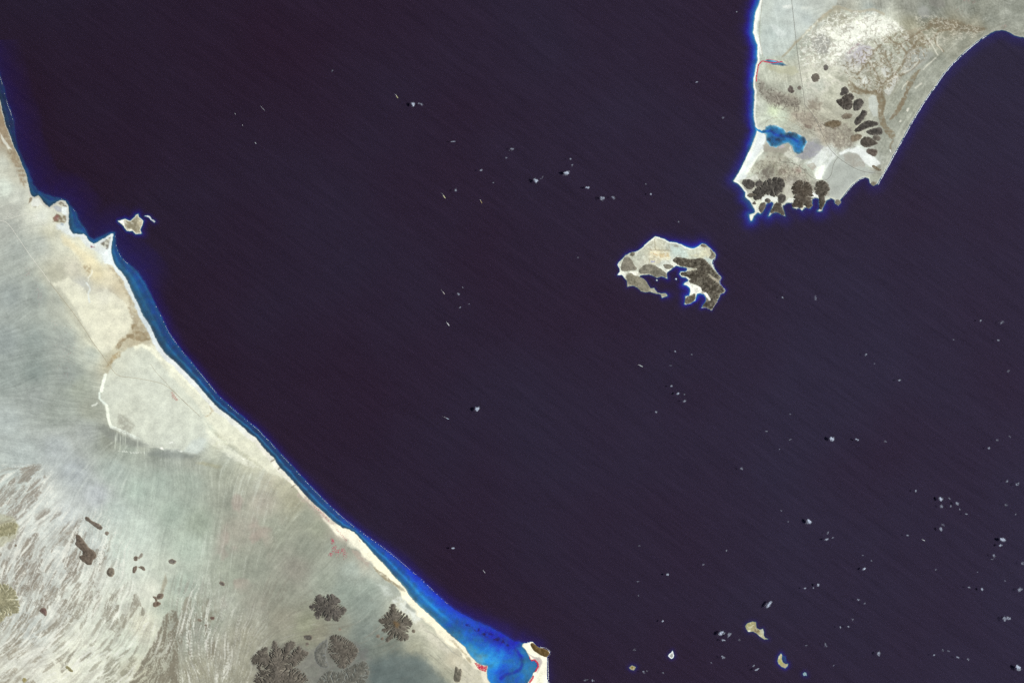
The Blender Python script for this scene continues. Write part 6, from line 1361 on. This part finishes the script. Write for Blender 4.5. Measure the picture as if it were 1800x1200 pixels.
ship("cargo_ship", 846, 355, 200, -62, (.42, .33, .16), (.3, .24, .12), YEL, "slim orange-tinted cargo ship right of the longest yellowish one", wake=.4, beam=.16)
ship("cargo_ship", 780, 515, 195, -52, (.44, .42, .40), (.3, .28, .28), WHT, "pale grey-pink ship left of two dim clouds in mid strait", wake=.9, beam=.2)
ship("cargo_ship", 788, 570, 215, -54, WHT, (.42, .42, .44), WHT, "broad white ship below the pale grey-pink one", wake=.4, beam=.27)
ship("cargo_ship", 1127, 643, 220, -28, (.42, .49, .48), (.4, .42, .42), WHT, "pale greenish ship south of the horseshoe island", wake=.5, beam=.22)
ship("cargo_ship", 786.7, 735.4, 195, -27, (.40, .50, .60), (.2, .35, .55), WHT, "light blue ship left of the ragged cloud in the lower centre", wake=1.2, beam=.18)
ship("cargo_ship", 463.8, 193, 155, -48, GRY, (.2, .2, .3), WHT, "small ship with the longest wake off the north-western shore", wake=1.5, beam=.17)
ship("boat", 413.8, 201, 70, -60, GRY, (.3, .32, .34), WHT, "uppermost of three tiny boats in the upper left strait", "boat", .4, .3, 2)
ship("boat", 426.7, 221, 75, -60, GRY, (.34, .32, .34), WHT, "middle one of three tiny boats in the upper left strait", "boat", .4, .3, 2)
ship("boat", 449.6, 252, 85, -55, (.55, .62, .66), (.3, .34, .36), WHT, "lowest of three tiny boats in the upper left strait", "boat", .4, .3, 2)
ship("cargo_ship", 851.7, 1005, 160, -52, (.46, .46, .50), (.4, .4, .44), WHT, "white ship off the turquoise bay in the lower centre", wake=.5, beam=.18)
ship("cargo_ship", 1624, 949, 150, -25, (.55, .60, .62), (.4, .5, .6), WHT, "white ship without a shadow among the right-hand clouds", wake=.5, beam=.22)

# ------------------------------------------------------------------ clouds
def cloud_mat(name, opacity, scale):
    m, nt, out = new_mat(name)
    L = nt.links
    geo = node(nt, "ShaderNodeNewGeometry")
    n1 = node(nt, "ShaderNodeTexNoise", Scale=scale, Detail=4.0, Roughness=.65)
    L.new(geo.outputs['Position'], n1.inputs['Vector'])
    mr = node(nt, "ShaderNodeMapRange")
    mr.inputs['From Min'].default_value = .38; mr.inputs['From Max'].default_value = .62
    mr.inputs['To Min'].default_value = opacity * .25; mr.inputs['To Max'].default_value = opacity
    L.new(n1.outputs['Fac'], mr.inputs['Value'])
    df = node(nt, "ShaderNodeBsdfDiffuse", Color=(.74, .82, .95, 1))
    tl = node(nt, "ShaderNodeBsdfTranslucent", Color=(.75, .82, .95, 1))
    a = node(nt, "ShaderNodeMixShader"); a.inputs[0].default_value = .35
    L.new(df.outputs[0], a.inputs[1]); L.new(tl.outputs[0], a.inputs[2])
    tr = node(nt, "ShaderNodeBsdfTransparent")
    b = node(nt, "ShaderNodeMixShader")
    L.new(mr.outputs[0], b.inputs[0]); L.new(tr.outputs[0], b.inputs[1]); L.new(a.outputs[0], b.inputs[2])
    L.new(b.outputs[0], out.inputs['Surface'])
    return m
CM = [cloud_mat("thin_vapour", .06, 1 / 40.0), cloud_mat("loose_cumulus", .13, 1 / 40.0), cloud_mat("dense_cumulus", .62, 1 / 45.0)]
CLOUD_Z = 385.0
def cloud(u, v, w, h, rot, d, label):
    """w, h in grid units; rot in degrees (anticlockwise); d 0 wispy .. 2 with a dense core"""
    rg = random.Random(int(u * 31 + v * 7))
    a, b = w * S / 2, h * S / 2
    cr, sr = math.cos(math.radians(rot)), math.sin(math.radians(rot))
    items, slots = [], []
    def put(x, y, z, size, slot, el=1.5):
        items.append((x * cr - y * sr, x * sr + y * cr, z, size * el * rg.uniform(.8, 1.3), size * rg.uniform(.6, 1.0), size * .6, math.radians(rot) + rg.uniform(-.7, .7)))
        slots.append(slot)
    knots = [(a * rg.uniform(-.6, .6), b * rg.uniform(-.6, .6), rg.uniform(.5, 1)) for _ in range(2 + int(w * h / 22))]
    m = min(a, b)
    for k in range(int(8 + w * h * (.85 if d else .42))):
        kx, ky, ks = rg.choice(knots)
        gx, gy = rg.gauss(0, 1), rg.gauss(0, 1)
        x, y = kx + gx * a * .30 * ks, ky + gy * b * .30 * ks
        far = (x / a) ** 2 + (y / b) ** 2
        put(x, y, rg.uniform(-10, 25), rg.uniform(12, 27) * (1.1 if far < .5 else .8), 0 if (d == 0 or far > .7 or rg.random() < .35) else 1)
    if d == 2:
        for kx, ky, ks in knots[:3]:                     # a few ragged cores, not one ball
            ang = rg.uniform(0, 6.28)
            for k in range(int(4 + w * h * .09)):
                q = rg.uniform(-1, 1); p_ = rg.gauss(0, .22)
                x = kx * .75 + (q * math.cos(ang) - p_ * math.sin(ang)) * a * .42 * ks; y = ky * .75 + (q * math.sin(ang) + p_ * math.cos(ang)) * b * .42 * ks
                put(x, y, rg.uniform(-8, 20), m * rg.uniform(.10, .24) + 4, 2, 1.3)
    me = lumps_mesh("cloud", items, LUMPS2 if w * h > 60 else LUMPS1, CM, slots)
    o = bpy.data.objects.new("cloud", me)
    o.location = (wx(u), wy(v), CLOUD_Z)
    return link(o, label=label, cat="cloud", group="small cumulus clouds over the strait")
CL = [
 (726, 184, 8, 10, 50, 2, "left half of the ragged split cloud near the top centre"), (739, 184, 5, 11, 70, 1, "right half of the ragged split cloud near the top centre"),
 (797, 250, 12, 4, 5, 1, "flat chain-like cloud right of and below the split top cloud"), (846, 299.5, 8, 5, 20, 1, "dim slanting cloud in mid strait above the long yellowish ship"),
 (802, 336, 6, 8, 60, 1, "dim cloud touching the long yellowish ship's upper right"), (867, 321, 6, 3, 0, 0, "tiny flat wisp right of the dim mid-strait clouds"),
 (899, 263, 12, 6, 25, 0, "wide faint haze puff left of the brightest northern cloud"), (890, 277.5, 8, 4, 20, 0, "faint wisp just under the wide haze puff"),
 (942, 317, 8, 11, 25, 2, "bright oval cloud with shreds trailing right, leftmost of the bright northern pair"), (952, 313, 8, 5, 15, 0, "loose shreds trailing from the bright oval northern cloud"),
 (997, 304, 13, 10, 10, 2, "brightest, largest cloud north-west of the horseshoe island"), (1003, 280, 3, 4, 0, 1, "dot of cloud highest above the brightest northern cloud"), (1006, 291, 7, 5, 30, 0, "faint wisp between the dot and the brightest northern cloud"),
 (1033, 330, 7, 8, 40, 2, "compact white cloud right of and below the brightest northern one"), (1059, 349, 9, 11, 50, 1, "dim curled cloud above the horseshoe island, left of a twin"), (1078, 348, 6, 8, 60, 1, "dim twin cloud right of the curled one above the horseshoe island"),
 (1142, 342, 4, 8, 110, 2, "crescent-shaped white cloud between the horseshoe island and the peninsula"), (1136, 324, 4, 3, 0, 0, "tiny wisp above the crescent-shaped cloud"), (1192, 390, 7, 4, 20, 0, "faint wisp above the horseshoe island's eastern end"),
 (1224, 144.5, 7, 3, 15, 1, "lone flat streak of cloud left of the peninsula's upper coast"), (1271, 207, 6, 4, 50, 0, "faint wisp left of the peninsula's lagoon mouth"), (1294, 22, 3, 3, 0, 1, "lone dot of cloud left of the peninsula at the top edge"), (585, 125, 6, 3, 10, 0, "faint wisp alone in the upper left of the strait"),
 (1015, 453, 5, 3, 0, 0, "faint wisp left of the horseshoe island"),
 (806, 517, 6, 7, 60, 1, "dim cloud right of the pale grey-pink ship"), (813, 505.5, 3, 4, 100, 0, "dot above the dim cloud by the pale grey-pink ship"), (809, 540, 4, 4, 0, 1, "small puff below the dim cloud by the pale grey-pink ship"), (824, 535, 3, 3, 0, 0, "dot right of the small puff by the pale grey-pink ship"),
 (838.8, 718, 11, 10, 35, 2, "ragged bright cloud right of the light blue ship"), (796.7, 962.5, 5, 7, 60, 2, "small bright cloud off the southern beach"),
 (1187, 617.5, 6, 4, 10, 1, "small puff, upper left of the scatter south of the horseshoe island"), (1216, 623, 3, 2, 0, 0, "dot right of the small puff south of the horseshoe island"), (1179, 677.5, 5, 7, 70, 1, "dim puff highest of the diagonal trio right of centre"), (1191.7, 691, 6, 6, 0, 2, "round bright puff in the middle of the diagonal trio right of centre"), (1203, 705, 8, 5, 35, 1, "slanting puff lowest of the diagonal trio right of centre"), (1203, 693, 4, 3, 0, 0, "wisp right of the round bright puff of the diagonal trio"), (1153, 724, 4, 7, 60, 1, "narrow slanting puff left of the diagonal trio"), (1179, 642, 6, 2, 15, 0, "thin streak right of the pale greenish ship"),
 (1376, 523, 4, 6, 90, 1, "small upright puff right of the horseshoe island"), (1433, 524, 8, 8, 40, 0, "faint wisp farther right of the horseshoe island"),
 (1347, 758, 4, 3, 0, 1, "dot of cloud left of the two bright puffs on the right"), (1389, 772, 6, 4, 30, 0, "faint streak left of the two bright puffs on the right"), (1370, 789, 3, 3, 0, 0, "dot below the faint streak left of the two bright puffs"), (1389, 727, 4, 3, 0, 0, "pinkish dot above the two bright puffs on the right"),
 (1462, 771, 10, 10, 30, 2, "left one of two bright puffs standing level on the right"), (1506, 772, 7, 6, 10, 2, "right one of two bright puffs standing level on the right"), (1556, 775, 7, 6, 0, 0, "faint puff right of the two bright level puffs"), (1303, 822, 5, 7, 50, 1, "small dim puff left of and below the two bright level puffs"),
 (1521, 623, 6, 6, 20, 1, "dim puff in the empty sea right of the horseshoe island"), (1536, 639, 3, 2, 0, 0, "dot right of and below the dim puff in the empty sea"), (1581, 667, 8, 5, 35, 1, "winged puff below the dim puff in the empty sea"), (1722.5, 563, 6, 5, 40, 1, "leftmost of three small puffs near the right edge"), (1760, 567, 9, 8, 10, 0, "faint spread puff, rightmost of three near the right edge"), (1754, 599, 5, 6, 70, 1, "lowest of three small puffs near the right edge"), (1675, 597, 2, 2, 0, 0, "dot left of the three small puffs near the right edge"), (1772, 652, 7, 6, 0, 0, "faint brownish puff below the three near the right edge"),
 (1774, 767, 4, 6, 50, 0, "slanting wisp at the top of the right-edge chain"), (1752, 773, 5, 6, 40, 0, "faint puff in the middle of the right-edge chain"), (1739, 787, 7, 6, 30, 1, "brighter star-shaped puff at the bottom of the right-edge chain"),
 (1610, 862, 5, 4, 0, 2, "small bright puff left of the broken cloud cluster"), (1654, 876, 9, 10, 100, 2, "brightest upper-left cloud of the broken cluster near the right edge"), (1654, 890, 7, 8, 60, 1, "cloud directly below the brightest one of the broken cluster"), (1680, 885, 9, 8, 45, 1, "feathery cloud right of the broken cluster's bright pair"), (1670, 889, 4, 4, 40, 1, "shred between the bright pair and the feathery cloud"), (1668, 876, 8, 6, 150, 0, "wisps above the feathery cloud of the broken cluster"), (1686, 894.5, 3, 3, 0, 1, "dot below the feathery cloud of the broken cluster"), (1697.5, 903, 4, 5, 80, 1, "last small puff at the lower right of the broken cluster"),
 (1770, 845, 9, 7, 20, 0, "faint puff, left half of the pair at the right edge above the big double cloud"), (1787, 850, 8, 7, 0, 1, "dim puff, right half of the pair at the right edge above the big double cloud"), (1767, 887, 8, 7, 0, 0, "very faint puff above the big double cloud at the right edge"), (1785, 903, 2, 4, 90, 0, "dot right of and above the big double cloud at the right edge"),
 (1652, 930, 8, 9, 40, 1, "dim ragged cloud below the broken cluster"), (1657, 922, 5, 8, 60, 0, "faint upper fringe of the dim ragged cloud below the cluster"), (1594.7, 940, 3, 6, 60, 1, "small slanting puff left of the shadowless white ship"),
 (1761.7, 947.5, 9, 14, 60, 2, "upper, brighter part of the big double cloud at the right edge"), (1758, 958, 6, 8, 60, 2, "lower part of the big double cloud at the right edge"), (1746, 976, 6, 8, 90, 1, "dim puff under the big double cloud at the right edge"),
 (1421.7, 916, 12, 12, 140, 2, "large round bright cloud alone in the lower right sea"), (1452.5, 947.5, 11, 5, 30, 2, "slanting bright streak cloud below the large round one"), (1462.5, 944, 5, 3, 30, 1, "tail fragment right of the slanting streak cloud"), (1455, 936, 9, 6, 30, 0, "faint dotted cloud above the slanting streak"), (1373, 897, 3, 3, 0, 0, "dot high left of the large round cloud"), (1386, 916, 4, 3, 0, 0, "dot directly left of the large round cloud"),
 (1276, 967, 4, 4, 50, 1, "lone small puff in the lower centre-right sea"), (1519, 1000, 9, 7, 30, 2, "bright puff right of the slanting streak cloud"), (1516, 974.5, 4, 3, 0, 0, "dot above the bright puff right of the streak"), (1531.7, 984.5, 3, 3, 0, 0, "dot above right of the bright puff right of the streak"),
 (1437.5, 1027.5, 6, 9, 100, 2, "right one of the bright pair in the lower right, rounder"), (1414, 1033, 6, 4, 30, 2, "left one of the bright pair in the lower right, flatter"), (1430, 1032, 3, 4, 0, 1, "shred between the bright pair in the lower right"), (1351, 1061, 19, 8, 42, 2, "long slanting bright cloud above the tadpole islet"), (1508, 1053, 4, 6, 90, 1, "small puff right of the bright pair in the lower right"), (1521, 1059, 8, 5, 0, 0, "faint smear beside the small puff right of the bright pair"),
 (1701.7, 1030, 8, 4, 145, 1, "left one of two clouds level near the right edge, streaky"), (1725, 1035, 6, 7, 60, 2, "right one of two clouds level near the right edge, round"), (1793, 1036, 9, 9, 50, 1, "dim ring-like cloud touching the right edge"), (1765, 1087, 9, 9, 40, 1, "left half of the winged cloud near the right edge"), (1772.5, 1085, 8, 10, 50, 1, "right half of the winged cloud near the right edge"), (1645, 1000, 6, 4, 0, 0, "faint smear in the sea left of the level pair"), (1796, 988, 7, 9, 60, 0, "faint cloud at the right edge above the ring-like one"), (1717, 1004, 2, 3, 0, 0, "dot above the level pair near the right edge"), (1745, 982, 7, 3, 0, 0, "thin wisp below the big double cloud"), (1765, 1020, 5, 3, 30, 0, "faint dot cluster between the level pair and the ring-like cloud"),
 (1544, 1149, 9, 10, 110, 1, "misty round cloud in the bottom right sea"), (1641, 1150, 7, 4, 25, 1, "left, brightest bit of the dotted chain near the bottom right"), (1657, 1141, 6, 5, 60, 0, "upper wisp of the dotted chain near the bottom right"), (1667, 1143, 5, 7, 60, 0, "middle wisp of the dotted chain near the bottom right"), (1683, 1154, 8, 4, 160, 1, "flat puff in the dotted chain near the bottom right"), (1701, 1158, 5, 4, 60, 1, "last hooked puff of the dotted chain near the bottom right"), (1789, 1174, 11, 12, 60, 2, "bright cloud in the bottom right corner"),
 (1476, 1101.5, 5, 5, 80, 1, "small puff, left part of the speckled group below the bright pair"), (1490, 1100, 6, 4, 10, 1, "flat bit, middle of the speckled group below the bright pair"), (1498, 1088, 5, 6, 60, 0, "upper right fleck of the speckled group below the bright pair"), (1451.5, 1133, 7, 9, 60, 0, "faint flecks left of and below the speckled group"), (1464, 1168.5, 4, 3, 40, 0, "dot near the bottom edge right of the crescent islet"), (1416, 1133, 2, 5, 90, 0, "upright fleck above the crescent islet's right"),
 (1268, 1112, 16, 9, 30, 2, "largest bright cloud left of the tadpole islet"), (1271.5, 1124, 7, 5, 150, 2, "bright shred under the largest cloud left of the tadpole islet"), (1281, 1114.5, 12, 6, 45, 1, "slanting right wing of the largest cloud left of the tadpole islet"), (1300, 1123, 7, 4, 50, 0, "faint slanting wisp left of the tadpole islet"), (1271, 1154, 6, 10, 55, 1, "bluish cloud alone below the largest cloud left of the tadpole islet"), (1324, 1168.5, 5, 5, 30, 1, "small puff above the loose cloud at the bottom edge"), (1331, 1175.5, 13, 5, 30, 1, "loose slanting cloud left of the crescent islet at the bottom"),
 (1173, 1009, 6, 8, 90, 2, "round bright cloud with a sharp shadow in the lower centre-right"), (1165, 1091, 7, 6, 30, 2, "small bright cloud above the white-rimmed rock islet"), (1121, 1021, 9, 2, 5, 0, "thin flat streak left of the round bright cloud"), (1122, 1046, 3, 4, 0, 0, "dot below the thin flat streak"), (1123, 958, 5, 2, 10, 0, "tiny flat wisp above the thin flat streak"), (1235, 991, 6, 6, 0, 0, "faint puff right of the round bright cloud with a sharp shadow"),
 (1042, 1195, 5, 6, 60, 1, "brightest bit of the broken streak at the bottom edge"), (1030, 1194, 11, 5, 10, 0, "faint left part of the broken streak at the bottom edge"), (1131, 1180, 4, 7, 80, 1, "upright puff right of the olive-brown islet"), (1137, 1177, 4, 4, 60, 0, "wisp right of the upright puff by the olive-brown islet"), (1165, 1181, 5, 3, 150, 0, "faint wisp left of and below the white-rimmed rock islet"), (1115, 1141, 6, 5, 40, 0, "faint puff above the olive-brown islet"), (1250, 1163, 4, 3, 150, 0, "dot left of and below the bluish cloud"),
]
for c_ in CL: cloud(*c_)
print("all", round(time.time() - T0, 1), len(bpy.data.objects))
